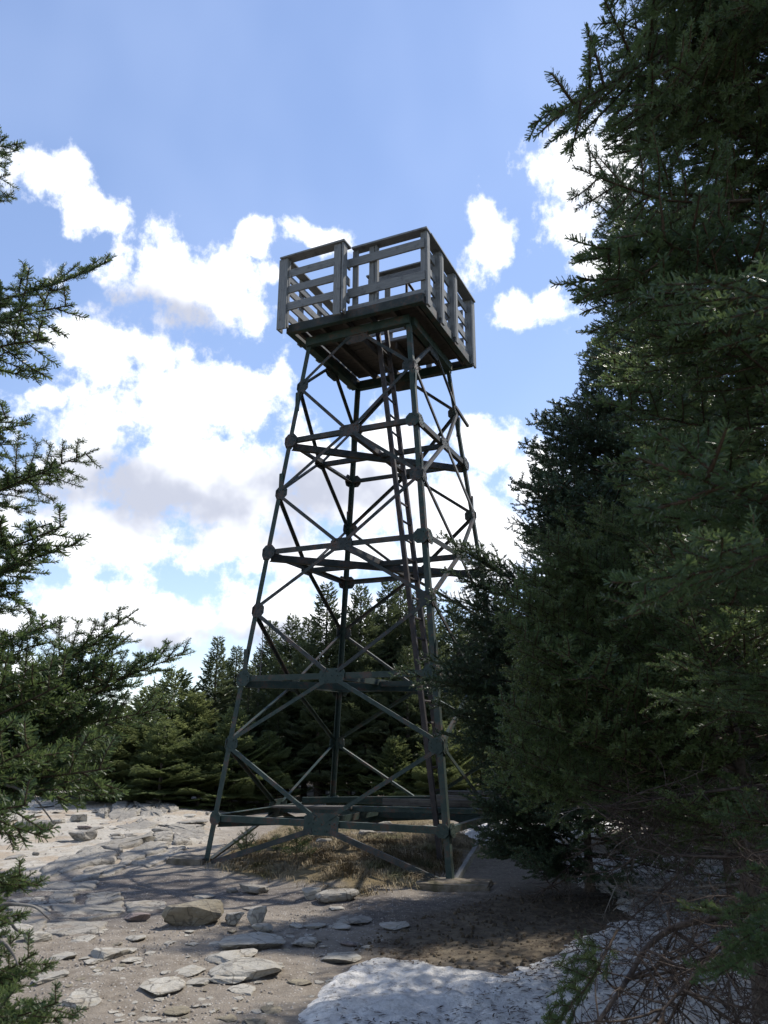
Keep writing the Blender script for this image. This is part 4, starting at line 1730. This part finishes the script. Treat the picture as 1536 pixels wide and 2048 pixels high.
# --- right foreground: the nearest fir, its trunk just outside the frame
EA = edge_fn([(-900, 1320), (-200, 1290), (0, 1220), (90, 1210), (200, 1190), (250, 1165), (300, 1235), (390, 1240), (480, 1200), (560, 1195), (620, 1178), (700, 1200), (800, 1230), (950, 1260), (1150, 1240),
              (1300, 1180), (1400, 1250), (1550, 1330), (1700, 1420), (2048, 1300), (2400, 1250)])
pA = cr(1.72, 2.35)
treeA, axA = conifer('fir_tree', pA, 8.6, 1.55, FIR_N, 'big dark fir filling the right edge, nearest the camera, its top out of frame', 150, z_lo=1.15, trunk_r=.13, left=EA, seed=21, dead=14,
                     az_bias=(2.9, .45), min_cam=1.0, shape=.55, dead_z=(.2, 1.2))
for (px, py, dep, bx, by, bd) in [(1118, 258, 1.25, 1420, 40, 1.7), (1150, 120, 1.3, 1450, -60, 1.8), (1140, 20, 1.45, 1460, -120, 1.9), (1195, 292, 1.35, 1440, 120, 1.75), (1245, 385, 1.4, 1480, 230, 1.8),
                                  (1240, 330, 1.3, 1500, 150, 1.7), (1192, 490, 1.7, 1500, 400, 2.1), (1200, 530, 1.75, 1480, 470, 2.1), (1172, 612, 1.8, 1480, 520, 2.1), (1190, 640, 1.85, 1500, 600, 2.2),
                                  (1390, 690, .85, 1700, 620, 1.1), (1330, 1180, .95, 1700, 1050, 1.2), (1250, 1330, 1.25, 1720, 1180, 1.6), (1200, 900, 2.1, 1560, 860, 2.3), (1240, 1000, 1.9, 1600, 980, 2.2),
                                  (1165, 60, 1.7, 1500, -80, 2.0), (1175, 190, 1.6, 1500, 60, 1.9), (1300, 480, 1.5, 1650, 360, 1.9), (1330, 250, 1.6, 1650, 120, 1.9), (1280, 100, 1.7, 1600, -30, 2.0), (1400, 60, 1.5, 1700, -60, 1.9),
                                  (1380, 420, 1.6, 1700, 330, 1.9), (1300, 640, 1.7, 1640, 580, 2.0), (1420, 560, 1.5, 1750, 500, 1.8), (1450, 300, 1.6, 1750, 200, 1.8), (1300, 780, 1.8, 1640, 720, 2.1), (1400, 880, 1.6, 1720, 820, 1.9),
                                  (1330, 1080, 1.7, 1680, 1020, 2.0), (1440, 1150, 1.5, 1760, 1080, 1.8)]:
    k_ = 1.0 if dep > 1.6 else 1.35
    add_bough(treeA, FIR_N, at_depth(bx, by, bd * k_), at_depth(px + (120 if py < 320 and px < 1300 else 90 if py < 450 and px < 1300 else 30), py - 10, dep * k_))
# drooping bough and bent dead limb over the snow at the lower right
add_bough(treeA, FIR_N, at_depth(1235, 1860, 2.9), at_depth(1150, 2110, 2.6), 1.2)
add_bough(treeA, FIR_N, at_depth(1640, 1800, 2.2), at_depth(1480, 2030, 1.9), .4)
add_bough(treeA, FIR_N, at_depth(1660, 1700, 2.2), at_depth(1520, 1900, 1.9), .4)


def limb(root, pts, r0, r1, name='limb', m='brown_dead'):
    P = np.array([at_depth(*p) for p in pts])
    t = np.linspace(0, len(P) - 1, 4 * len(P))
    i = np.clip(t.astype(int), 0, len(P) - 2)
    Q = P[i] + (P[i + 1] - P[i]) * (t - i)[:, None]
    Q[1:-1] = (Q[:-2] + 2 * Q[1:-1] + Q[2:]) / 4
    Q[1:-1] = (Q[:-2] + 2 * Q[1:-1] + Q[2:]) / 4
    off = np.array(root.location)
    V, F = tubes([Q - off], [(r0, r1)], 7)
    return link(name, mesh_np(name, V, F, [M[m]], smooth=True), root), Q


_, Q1 = limb(treeA, [(1640, 1770, 3.0), (1530, 1800, 3.2), (1440, 1835, 3.35), (1350, 1850, 3.45), (1290, 1895, 3.4), (1255, 1960, 3.3), (1200, 2040, 3.2), (1150, 2110, 3.1)], .016, .007)
_, Q2 = limb(treeA, [(1540, 1800, 3.2), (1440, 1890, 3.1), (1380, 1960, 3.0), (1290, 2060, 2.9)], .009, .004)
_, Q3 = limb(treeA, [(1620, 1700, 4.2), (1480, 1715, 4.3), (1330, 1710, 4.4), (1260, 1690, 4.5)], .011, .004)
_, Q4 = limb(treeA, [(1620, 1560, 4.2), (1440, 1580, 4.4), (1300, 1600, 4.5), (1210, 1615, 4.6), (1165, 1605, 4.6)], .009, .003)
_, Q5 = limb(treeA, [(1600, 1585, 4.6), (1470, 1582, 4.7), (1380, 1570, 4.8)], .008, .003)
rgd = random.Random(9)
for k in range(120):
    Q = rgd.choice([Q1, Q1, Q2, Q3, Q4])
    b = Q[rgd.randrange(2, len(Q) - 1)]
    az = rgd.uniform(0, 6.28)
    l = rgd.uniform(.25, .85)
    tip = b + np.array([math.cos(az), math.sin(az), rgd.uniform(-.9, .35)]) * l * .8
    tip[2] = max(tip[2], .16)
    if to_px(tip)[0] < 1130:
        continue
    add_bough(treeA, DEAD, b, tip, rgd.uniform(0, 6), 'dead_bough')

# --- second fir behind it, shoots against the sky (spruce-like)
EB = edge_fn([(-500, 1240), (600, 1215), (690, 1150), (760, 1140), (800, 1130), (850, 1072), (900, 1040), (960, 1030), (1030, 1002), (1085, 1060), (1200, 1050), (1300, 1060), (1500, 1120), (1700, 1250), (2048, 1300)])
pB = cr(3.0, 6.6)
treeB, axB = conifer('spruce_tree', pB, 7.2, 2.1, SPR_M, 'mid distance spruce with leaning trunk and pale pointed shoots against the sky', 130, z_lo=1.7, lean=(-.75, 0), trunk_r=.10, left=EB, seed=33, dead=46,
                     az_bias=(3.2, .45), shape=.6, up_low=.0, dead_z=(.3, 2.6))
for (px, py, dep, bx, by, bd) in [(1002, 1036, 6.0, 1260, 1110, 6.3), (1040, 900, 6.1, 1230, 960, 6.4), (1072, 850, 6.1, 1240, 930, 6.4), (1035, 960, 6.0, 1230, 1040, 6.4), (1132, 752, 6.2, 1270, 850, 6.5),
                                  (1155, 702, 6.3, 1280, 800, 6.5), (1128, 790, 6.2, 1270, 880, 6.5), (1110, 836, 6.2, 1270, 930, 6.5), (1020, 985, 6.0, 1220, 1060, 6.3), (1075, 1000, 5.9, 1260, 1040, 6.3), (1010, 1070, 6.1, 1230, 1110, 6.4)]:
    full_bough(treeB, SPR_M, at_depth(bx, by, bd), at_depth(px, py, dep))

# --- bushy fir in front of it, brighter, lower
EE = edge_fn([(-200, 1300), (1000, 1230), (1090, 1075), (1130, 1060), (1190, 990), (1260, 972), (1330, 985), (1420, 985), (1470, 972), (1530, 975), (1560, 965), (1640, 1010), (1720, 1080), (2048, 1400)])
pE = cr(2.25, 5.2)
treeE, axE = conifer('fir_tree', pE, 3.7, 1.65, FIR_Y, 'bushy young fir with sunlit needles at right, between the tower and the big dark fir', 95, z_lo=1.0, trunk_r=.06, left=EE, seed=41, dead=22,
                     az_bias=(3.1, .4), shape=.5, up_low=.05, dead_z=(.2, 1.3), dead_protos=DEADG)
for (px, py, dep, bx, by, bd) in [(975, 1462, 4.6, 1250, 1490, 5.0), (990, 1545, 4.6, 1260, 1590, 5.0), (950, 1560, 4.8, 1230, 1620, 5.1), (965, 1240, 4.7, 1270, 1300, 5.0), (1040, 1130, 4.8, 1290, 1200, 5.1),
                                  (1000, 1190, 4.8, 1270, 1260, 5.1), (1010, 1330, 4.5, 1260, 1400, 5.0), (1060, 1120, 4.7, 1300, 1180, 5.0), (970, 1290, 4.7, 1250, 1350, 5.0), (1000, 1400, 4.7, 1260, 1450, 5.0)]:
    full_bough(treeE, FIR_Y, at_depth(bx, by, bd), at_depth(px, py, dep))

# --- sapling by the right tower leg
EC = edge_fn([(-100, 1200), (1060, 1060), (1095, 880), (1140, 900), (1200, 870), (1280, 880), (1340, 880), (1375, 792), (1420, 850), (1480, 850), (1520, 880), (1600, 985), (1660, 985), (1720, 955), (1790, 1000), (2048, 1050)])
pC = cr(2.35, 9.6)
treeC, axC = conifer('spruce_tree', pC, 4.6, 1.7, SPR_M, 'dense dark young spruce standing against the right tower leg', 130, z_lo=.12, trunk_r=.05, left=EC, seed=51, dead=8, az_bias=(3.3, .4), shape=.55, up_low=.0, dead_z=(.2, .8))
for (px, py, dep, bx, by, bd) in [(872, 1098, 9.0, 1060, 1170, 9.4), (905, 1120, 8.9, 1090, 1190, 9.3), (865, 1205, 9.0, 1080, 1250, 9.4), (880, 1260, 9.0, 1090, 1290, 9.4), (795, 1372, 8.8, 1040, 1390, 9.3), (850, 1340, 8.8, 1060, 1370, 9.3),
                                  (872, 1440, 8.9, 1070, 1440, 9.3), (880, 1500, 8.9, 1080, 1490, 9.3), (955, 1712, 9.3, 1120, 1690, 9.5), (960, 1560, 9.0, 1110, 1560, 9.4), (990, 1640, 9.2, 1130, 1630, 9.5), (1000, 1460, 9.0, 1120, 1450, 9.5), (950, 1590, 9.1, 1120, 1600, 9.5), (985, 1600, 9.0, 1130, 1620, 9.5), (1000, 1690, 9.2, 1140, 1690, 9.6), (1040, 1740, 9.3, 1150, 1730, 9.6), (960, 1660, 9.0, 1130, 1660, 9.6),
                                  (1030, 1560, 8.9, 1140, 1570, 9.5), (1080, 1660, 8.9, 1150, 1660, 9.6), (1090, 1760, 9.2, 1160, 1740, 9.6), (1010, 1400, 8.9, 1120, 1400, 9.5), (930, 1400, 8.9, 1100, 1400, 9.4), (940, 1300, 8.9, 1100, 1310, 9.4), (1030, 1250, 9.0, 1120, 1270, 9.5), (885, 1180, 9.0, 1090, 1210, 9.4), (882, 1320, 9.0, 1090, 1340, 9.4), (890, 1405, 9.0, 1090, 1410, 9.4), (900, 1470, 9.0, 1100, 1470, 9.4),
                                  (935, 1540, 9.0, 1110, 1540, 9.4), (925, 1640, 9.1, 1120, 1640, 9.5), (940, 1700, 9.2, 1130, 1700, 9.5)]:
    full_bough(treeC, SPR_M, at_depth(bx, by, bd), at_depth(px, py, dep))
treeC2, _ = conifer('fir_tree', cr(3.4, 8.3), 3.0, 1.25, FIR_M, 'small fir growing out of the snow behind the tangled dead branches', 52, z_lo=.25, trunk_r=.045, left=edge_fn([(0, 1150), (2048, 1150)]), seed=52, dead=10, dead_protos=DEADG)

# --- left foreground fir, trunk just outside the frame
EL = edge_fn([(-400, -90), (1200, -90), (1300, 60), (1400, 90), (1500, 80), (1600, -20), (1660, -70), (1860, -90), (1960, -40), (2048, 0), (2300, 0)])
pL = cr(-2.15, 2.75)
treeL, axL = conifer('fir_tree', pL, 6.0, 1.35, FIR_N, 'near fir at the left edge whose boughs reach into the picture', 90, z_lo=.6, trunk_r=.10, right=EL, seed=61, dead=6, az_bias=(.2, .3), shape=.5, up_low=.05, dead_z=(.3, 1.2))
for (px, py, dep, bx, by, bd) in [(30, 335, 2.5, -160, 380, 2.7), (206, 563, 2.3, -190, 640, 2.5), (95, 690, 2.3, -230, 700, 2.6), (42, 858, 2.4, -250, 900, 2.6),
                                  (182, 953, 2.4, -190, 1010, 2.6), (148, 1085, 2.4, -200, 1150, 2.6), (88, 1190, 2.45, -220, 1220, 2.6), (112, 1268, 2.5, -210, 1330, 2.6), 
                                  (290, 1282, 2.6, -120, 1420, 2.7), (362, 1298, 2.65, -60, 1460, 2.75), (300, 1330, 2.7, -100, 1470, 2.8), (330, 1390, 2.75, -80, 1500, 2.8), (230, 1420, 2.7, -140, 1480, 2.7), (210, 1470, 2.6, -160, 1520, 2.7),
                                  (215, 1530, 2.6, -150, 1500, 2.7), (120, 1560, 2.4, -200, 1560, 2.6), (165, 1632, 2.3, -150, 1540, 2.6), (60, 1660, 2.0, -250, 1620, 2.3), (90, 1470, 2.3, -230, 1490, 2.6), (140, 1390, 2.4, -200, 1420, 2.6), (60, 1600, 2.1, -240, 1600, 2.4),
                                  (58, 1780, 2.2, -200, 1765, 2.4), (0, 1905, 2.0, -230, 1925, 2.2), (130, 2040, 2.0, -140, 2055, 2.2), (50, 1995, 2.0, -180, 2015, 2.2), (10, 1955, 2.0, -200, 1970, 2.2), (60, 2085, 1.9, -180, 2080, 2.1)]:
    b_, t_ = at_depth(bx, by, bd), at_depth(px, py, dep)
    rl = random.choice((-1, 1)) * random.uniform(.15, .8)
    add_bough(treeL, FIR_N, b_, t_, rl)
    add_bough(treeL, FIR_N, b_ + np.array([.02, .05, -.03]), b_ + (t_ - b_) * random.uniform(.78, .92) + np.array([0, .04, -.035]), -rl * .6)
for pts in ([(-60, 1815, 2.1), (20, 1808, 2.1), (70, 1812, 2.1), (100, 1840, 2.1)], [(-60, 1830, 2.1), (15, 1830, 2.1), (30, 1860, 2.1), (58, 1870, 2.1)], [(-40, 1870, 2.0), (10, 1885, 2.0), (28, 1910, 2.0), (36, 1930, 2.0)],
            [(-60, 1560, 2.3), (20, 1570, 2.3), (70, 1595, 2.3), (110, 1650, 2.3)], [(-60, 1555, 2.4), (40, 1560, 2.4), (80, 1575, 2.4)]):
    limb(treeL, pts, .006, .0015, 'dead_bough', 'dead')


# --- distant conifers: one crown mesh per form, shared by alike trees
def crown_mesh(seed, h, lmax, n, shape, z_lo, tuft=.125, wid=.034, ragged=.25, mt='far'):
    rg = np.random.RandomState(seed)
    P, D, Ls = [], [], []
    for k in range(n):
        f = (k + rg.rand()) / n
        z = z_lo + (h - z_lo) * f ** .78
        fr = (z - z_lo) / (h - z_lo)
        az = k * 2.39996 + rg.uniform(-.5, .5)
        l = (lmax * (1 - fr) ** shape) * (1 + ragged * rg.normal()) + .15
        el = -.05 + .85 * fr ** 1.6 + rg.normal(0, .20)
        d = np.array([math.cos(az) * math.cos(el), math.sin(az) * math.cos(el), math.sin(el)])
        sd = np.array([-math.sin(az), math.cos(az), 0])
        m = max(3, int(l / .052))
        for j in range(m):
            t = .22 + .78 * (j + rg.rand()) / m
            c = np.array([0, 0, z]) + d * l * t + np.array([0, 0, .18 * l * t * t])
            for s in (-1, 1):
                w = l * .45 * (1 - t) ** .7 + .04
                q = max(1, int(w / .062))
                for u in range(q):
                    uu = (u + rg.rand()) / q * w
                    dd = d * .75 + sd * s * .8 + np.array([0, 0, rg.normal(.12, .25)])
                    dd /= np.linalg.norm(dd)
                    P.append(c + (d * .5 + sd * s * .85) * uu)
                    D.append(dd)
                    Ls.append(tuft * rg.uniform(.6, 1.25))
        P.append(np.array([0, 0, z]) + d * l * .95 + np.array([0, 0, .18 * l]))
        D.append(d + np.array([0, 0, .25]))
        Ls.append(tuft * 1.2)
    for k in range(5):       # leader shoot
        P.append(np.array([0, 0, h - .05 - k * .07]))
        D.append(np.array([rg.normal(0, .15 + .18 * k), rg.normal(0, .15 + .18 * k), 1.0]))
        Ls.append(tuft * 1.25)
    P, D, Ls = np.array(P), np.array(D), np.array(Ls)[:, None]
    D /= np.linalg.norm(D, axis=1)[:, None]
    n = len(P)
    A = np.cross(D, rg.normal(size=(n, 3)))
    A /= np.linalg.norm(A, axis=1)[:, None]
    Bv = np.cross(D, A)
    V, F = [], []
    w = wid * rg.uniform(.7, 1.3, n)[:, None]
    for i, ax in enumerate((A, Bv)):
        V.append(np.stack([P, P + D * Ls * .45 + ax * w * .5, P + D * Ls, P + D * Ls * .45 - ax * w * .5], 1).reshape(-1, 3))
    o0 = np.arange(n)[:, None] * 4
    for i in range(2):
        F += [o0 + np.array([[0, 1, 2]]) + i * 4 * n, o0 + np.array([[0, 2, 3]]) + i * 4 * n]
    return mesh_np('crown', np.concatenate(V), np.concatenate(F), [M[mt]])


def deadtwig_mesh(seed, h, r):
    """lichen-grey dead lower branches of a spruce"""
    rg = np.random.RandomState(seed)
    tw = []
    for k in range(34):
        z = rg.uniform(.15, h)
        az = rg.uniform(0, 6.283)
        P = curve((0, 0, z), (math.cos(az), math.sin(az), rg.uniform(-.3, .25)), r * rg.uniform(.5, 1), 6, np.array([0, 0, rg.uniform(-.5, .4)]), rg, .1)
        tw.append((P, .012, .003))
        for j in range(6):
            q = rg.randint(1, 6)
            e = P[q] - P[q - 1]
            e = e / np.linalg.norm(e) + rg.normal(0, .7, 3)
            tw.append((curve(P[q], e / np.linalg.norm(e), r * rg.uniform(.15, .45), 3, rg.normal(0, .4, 3), rg, .1), .006, .002))
    V, F = tubes([t[0] for t in tw], [(t[1], t[2]) for t in tw], 3)
    return mesh_np('dead_branches', V, F, [M['dead']])


CROWN_T = [crown_mesh(500 + k, 6.0, 1.15 + .1 * k, 215, .95, .45 + .12 * k, ragged=.25) for k in range(4)]       # narrow, tall
CROWN_B = [crown_mesh(520 + k, 3.4, 1.35, 150, .85, .10, ragged=.25, mt='far_light') for k in range(3)]                             # broad, to the ground
DEADTW = [deadtwig_mesh(540 + k, 2.6, 1.1) for k in range(2)]
TRUNKS = {}


def far_tree(px, ytop, depth, kind, label, k=0, wide=1.0, group='conifers behind the tower'):
    P = at_depth(px, ytop, depth)
    z0 = gzs(P[0], P[1])
    h = P[2] - z0
    root = empty('spruce_tree', (P[0], P[1], z0), random.uniform(0, 6.28))
    tag(root, label, 'tree', group)
    proto, ph = (CROWN_T[k % 4], 6.0) if kind == 'T' else (CROWN_B[k % 3], 3.4)
    s = h / ph
    c = link('crown', proto, root)
    c.scale = (s ** .6 * wide, s ** .6 * wide, s)
    key = kind
    if key not in TRUNKS:
        V, F = tubes([np.array([(0, 0, -.2), (0, 0, ph * .5), (0, 0, ph * .98)])], [(.085 if kind == 'T' else .06, .012)], 7)
        TRUNKS[key] = mesh_np('trunk', V, F, [M['bark']], smooth=True)
    t = link('trunk', TRUNKS[key], root)
    t.scale = (1, 1, s)
    if kind == 'T':
        d = link('dead_branches', DEADTW[k % 2], root)
        d.scale = (s ** .6, s ** .6, s)
    return root


FAR = [
    (436, 1281, 21.5, 'T', 'lone pointed spruce just left of the left tower leg'),
    (474, 1300, 23.5, 'T', 'spruce seen right behind the left tower leg, upper part'),
    (545, 1252, 24.5, 'T', 'slim spruce half way between the left and back tower legs'),
    (585, 1240, 22.5, 'T', 'spruce with drooping tip left of the tallest pair behind the tower'),
    (618, 1243, 21.5, 'T', 'ragged spruce close to the left of the tall pointed one'),
    (655, 1176, 21.0, 'T', 'tall sharply pointed spruce just left of the back tower leg'),
    (690, 1260, 23.5, 'T', 'lower spruce hidden behind the back tower leg'),
    (722, 1181, 21.2, 'T', 'tall spruce just right of the back tower leg'),
    (752, 1225, 23.5, 'T', 'shorter spruce between the two tall ones right of the back leg'),
    (776, 1168, 21.8, 'T', 'tall spruce with broken outline left of the ladder'),
    (801, 1172, 22.6, 'T', 'tall spruce right behind the left ladder rail'),
    (836, 1196, 21.6, 'T', 'spruce behind the right ladder rail'),
    (868, 1215, 24.0, 'T', 'spruce behind the front right tower leg'),
    (906, 1212, 22.5, 'T', 'spruce in the gap right of the front right tower leg'),
    (962, 1197, 23.0, 'T', 'thin topped spruce seen beside the far right tower leg'),
    (1010, 1215, 25.0, 'T', 'spruce half hidden by the right hand branches beyond the tower'),
    (500, 1335, 20.6, 'T', 'shorter spruce filling the row right of the left tower leg'),
    (560, 1320, 20.8, 'T', 'mid height spruce low behind the left bay of the tower'),
    (640, 1330, 20.4, 'T', 'mid height spruce low behind the back tower leg'),
    (735, 1310, 20.6, 'T', 'mid height spruce in the middle of the right bay'),
    (815, 1300, 20.4, 'T', 'mid height spruce low behind the ladder'),
    (890, 1320, 20.8, 'T', 'mid height spruce low behind the right tower leg'),
    (470, 1425, 19.4, 'B', 'low bushy spruce at the foot of the row, beside the left leg'),
    (540, 1470, 19.8, 'B', 'low bushy spruce at ground level left of the back leg'),
    (790, 1480, 19.5, 'B', 'small bright green spruce low in the right bay of the tower'),
    (700, 1500, 20.2, 'B', 'small spruce at ground level right of the back leg'),
    (880, 1450, 19.0, 'B', 'bushy spruce low beyond the right leg'),
    (960, 1430, 19.5, 'B', 'bushy spruce beyond the tower, behind the sapling'),
    (302, 1385, 20.4, 'B', 'broad bright fir in the clump left of the tower, centre of the clump'),
    (352, 1350, 21.0, 'B', 'tallest fir of the clump left of the tower'),
    (240, 1420, 19.6, 'B', 'rounded fir at the left front of the clump'),
    (392, 1395, 20.6, 'B', 'fir at the right side of the clump, next to the tower leg'),
    (330, 1450, 19.0, 'B', 'low spreading fir at the front of the clump by the rocks'),
    (405, 1470, 19.2, 'B', 'low fir between the clump and the left tower leg'),
    (190, 1455, 21.5, 'B', 'dark fir behind the drooping left boughs'),
    (130, 1440, 25.0, 'B', 'distant fir beyond the outcrop, right of the left tree'),
    (70, 1445, 27.0, 'B', 'distant fir at far left beyond the rocks'),
    (10, 1455, 26.0, 'B', 'distant fir cut by the left edge of the picture'),
    (-60, 1440, 26.0, 'B', 'distant fir just outside the left edge'),
]
for i, (px, yt, dp, kd, lab) in enumerate(FAR):
    w = 1.0
    if kd == 'B' and px < 430:
        w = 1.2
    far_tree(px, yt, dp, kd, lab, i, w)
# a second, darker rank fills the gaps further back
BACK = [(455, 1330, 27), (520, 1310, 28), (570, 1300, 27), (605, 1285, 29), (672, 1262, 27), (705, 1262, 28), (765, 1235, 27), (820, 1228, 28), (850, 1240, 27), (930, 1245, 28), (985, 1240, 29), (1060, 1230, 30), (1120, 1220, 30),
                                  (400, 1400, 27), (370, 1420, 28), (280, 1440, 30), (220, 1450, 31), (160, 1455, 32)]
for i, (px, yt, dp) in enumerate(BACK):
    n_ = ['first', 'second', 'third', 'fourth', 'fifth', 'sixth', 'seventh', 'eighth', 'ninth', 'tenth', 'eleventh', 'twelfth', 'thirteenth', 'fourteenth', 'fifteenth', 'sixteenth', 'seventeenth', 'eighteenth'][
        sorted(BACK).index((px, yt, dp))]
    far_tree(px, yt, dp, 'T' if px > 410 else 'B', n_ + ' spruce from the left in the far back rank, its tip above the nearer row', i + 2, 1.15, 'back rank of spruces')
# taller firs on the right, behind the near trees: they shade the path
for i, (x, y, h, lab) in enumerate([(5.2, 11.6, 7.6, 'tall spruce behind the sapling, right of the tower, mostly hidden'), (6.8, 14.5, 8.2, 'tall spruce far right behind the dark fir'),
                                    (7.4, 11.0, 8.4, 'tall spruce deep in the thicket at right'), (4.2, 13.8, 6.6, 'spruce just beyond the far right tower leg')]):
    p = cr(x, y)
    px, py, _ = to_px(np.array([p[0], p[1], h]))
    far_tree(px, py, y, 'T', lab, i, 1.35, 'tall conifers of the right thicket')
for i, (x, y, h, lab) in enumerate([(5.3, 8.6, 7.4, 'tall fir behind the leaning trunk at right'), (4.4, 4.6, 7.6, 'tall fir close behind the big dark fir'), (6.2, 6.4, 8.0, 'tall fir right of the leaning trunk, behind the boughs')]):
    conifer('fir_tree', cr(x, y), h, 1.7, SPR_M, lab, 90, z_lo=1.3, trunk_r=.1, left=edge_fn([(-900, 1250), (700, 1230), (2048, 1230)]), seed=70 + i, dead=14, dead_protos=DEADG, shape=.6, group='tall conifers of the right thicket')


# bare snags
def snag(px, ytop, depth, label, seed, h_vis=2.2):
    P = at_depth(px, ytop, depth)
    z0 = gzs(P[0], P[1])
    h = P[2] - z0
    root = empty('dead_tree', (P[0], P[1], z0))
    tag(root, label, 'tree', 'bare dead stems among the conifers')
    rg = np.random.RandomState(seed)
    st = curve((0, 0, -.1), (rg.normal(0, .03), 0, 1), h, 12, np.array([rg.normal(0, .06), 0, 0]), rg, .02)
    V, F = tubes([st], [(.055, .010)], 6)
    link('trunk', mesh_np('trunk', V, F, [M['dead']], smooth=True), root)
    tw = []
    for k in range(38):
        i = rg.randint(4, 12)
        az = rg.uniform(0, 6.28)
        tw.append((curve(st[i] * .5 + st[i - 1] * .5, (math.cos(az), math.sin(az), rg.uniform(-.2, .6)), rg.uniform(.15, .5) * (1.3 - i / 14), 4, np.array([0, 0, .5]), rg, .1), .010, .003))
    V, F = tubes([t[0] for t in tw], [(t[1], t[2]) for t in tw], 3)
    tag(link('dead_branches', mesh_np('dead_branches', V, F, [M['dead']]), root), kind='stuff')


snag(322, 1345, 22.0, 'bare grey dead stem, left of two rising above the left clump', 1)
snag(337, 1352, 22.3, 'bare grey dead stem, right of two rising above the left clump', 2)
snag(513, 1258, 22.0, 'bare dead stem rising behind the upper left tower leg', 3)
snag(812, 1172, 22.0, 'bare dead stem among the tall spruces by the ladder', 4)
snag(300, 1415, 23.0, 'short bare stem at the left of the clump', 5)

# seedlings in the grass under the tower
for (px, py, w, lab) in [(592, 1722, .30, 'small fir seedling in the grass below the front gusset plate'), (492, 1712, .26, 'fir seedling near the left leg inside the tower'), (553, 1712, .18, 'tiny fir seedling between the two larger ones')]:
    p = at_z(px, py, .1)
    z0 = gzs(p[0], p[1])
    root = empty('fir_seedling', (p[0], p[1], z0))
    tag(root, lab, 'seedling')
    V, F = tubes([np.array([(0, 0, -.03), (0, 0, w * .6), (0, 0, w * 1.3)])], [(.008, .003)], 5)
    link('trunk', mesh_np('trunk', V, F, [M['twig']]), root)
    for k in range(16):
        az = k * 2.4
        f = k / 16
        b = p * [1, 1, 0] + [0, 0, z0 + .02 + w * 1.15 * f]
        l = w * (1.0 - .75 * f)
        add_bough(root, FIR_M, b, b + np.array([math.cos(az), math.sin(az), .25 + .6 * f]) * l)
#@@END
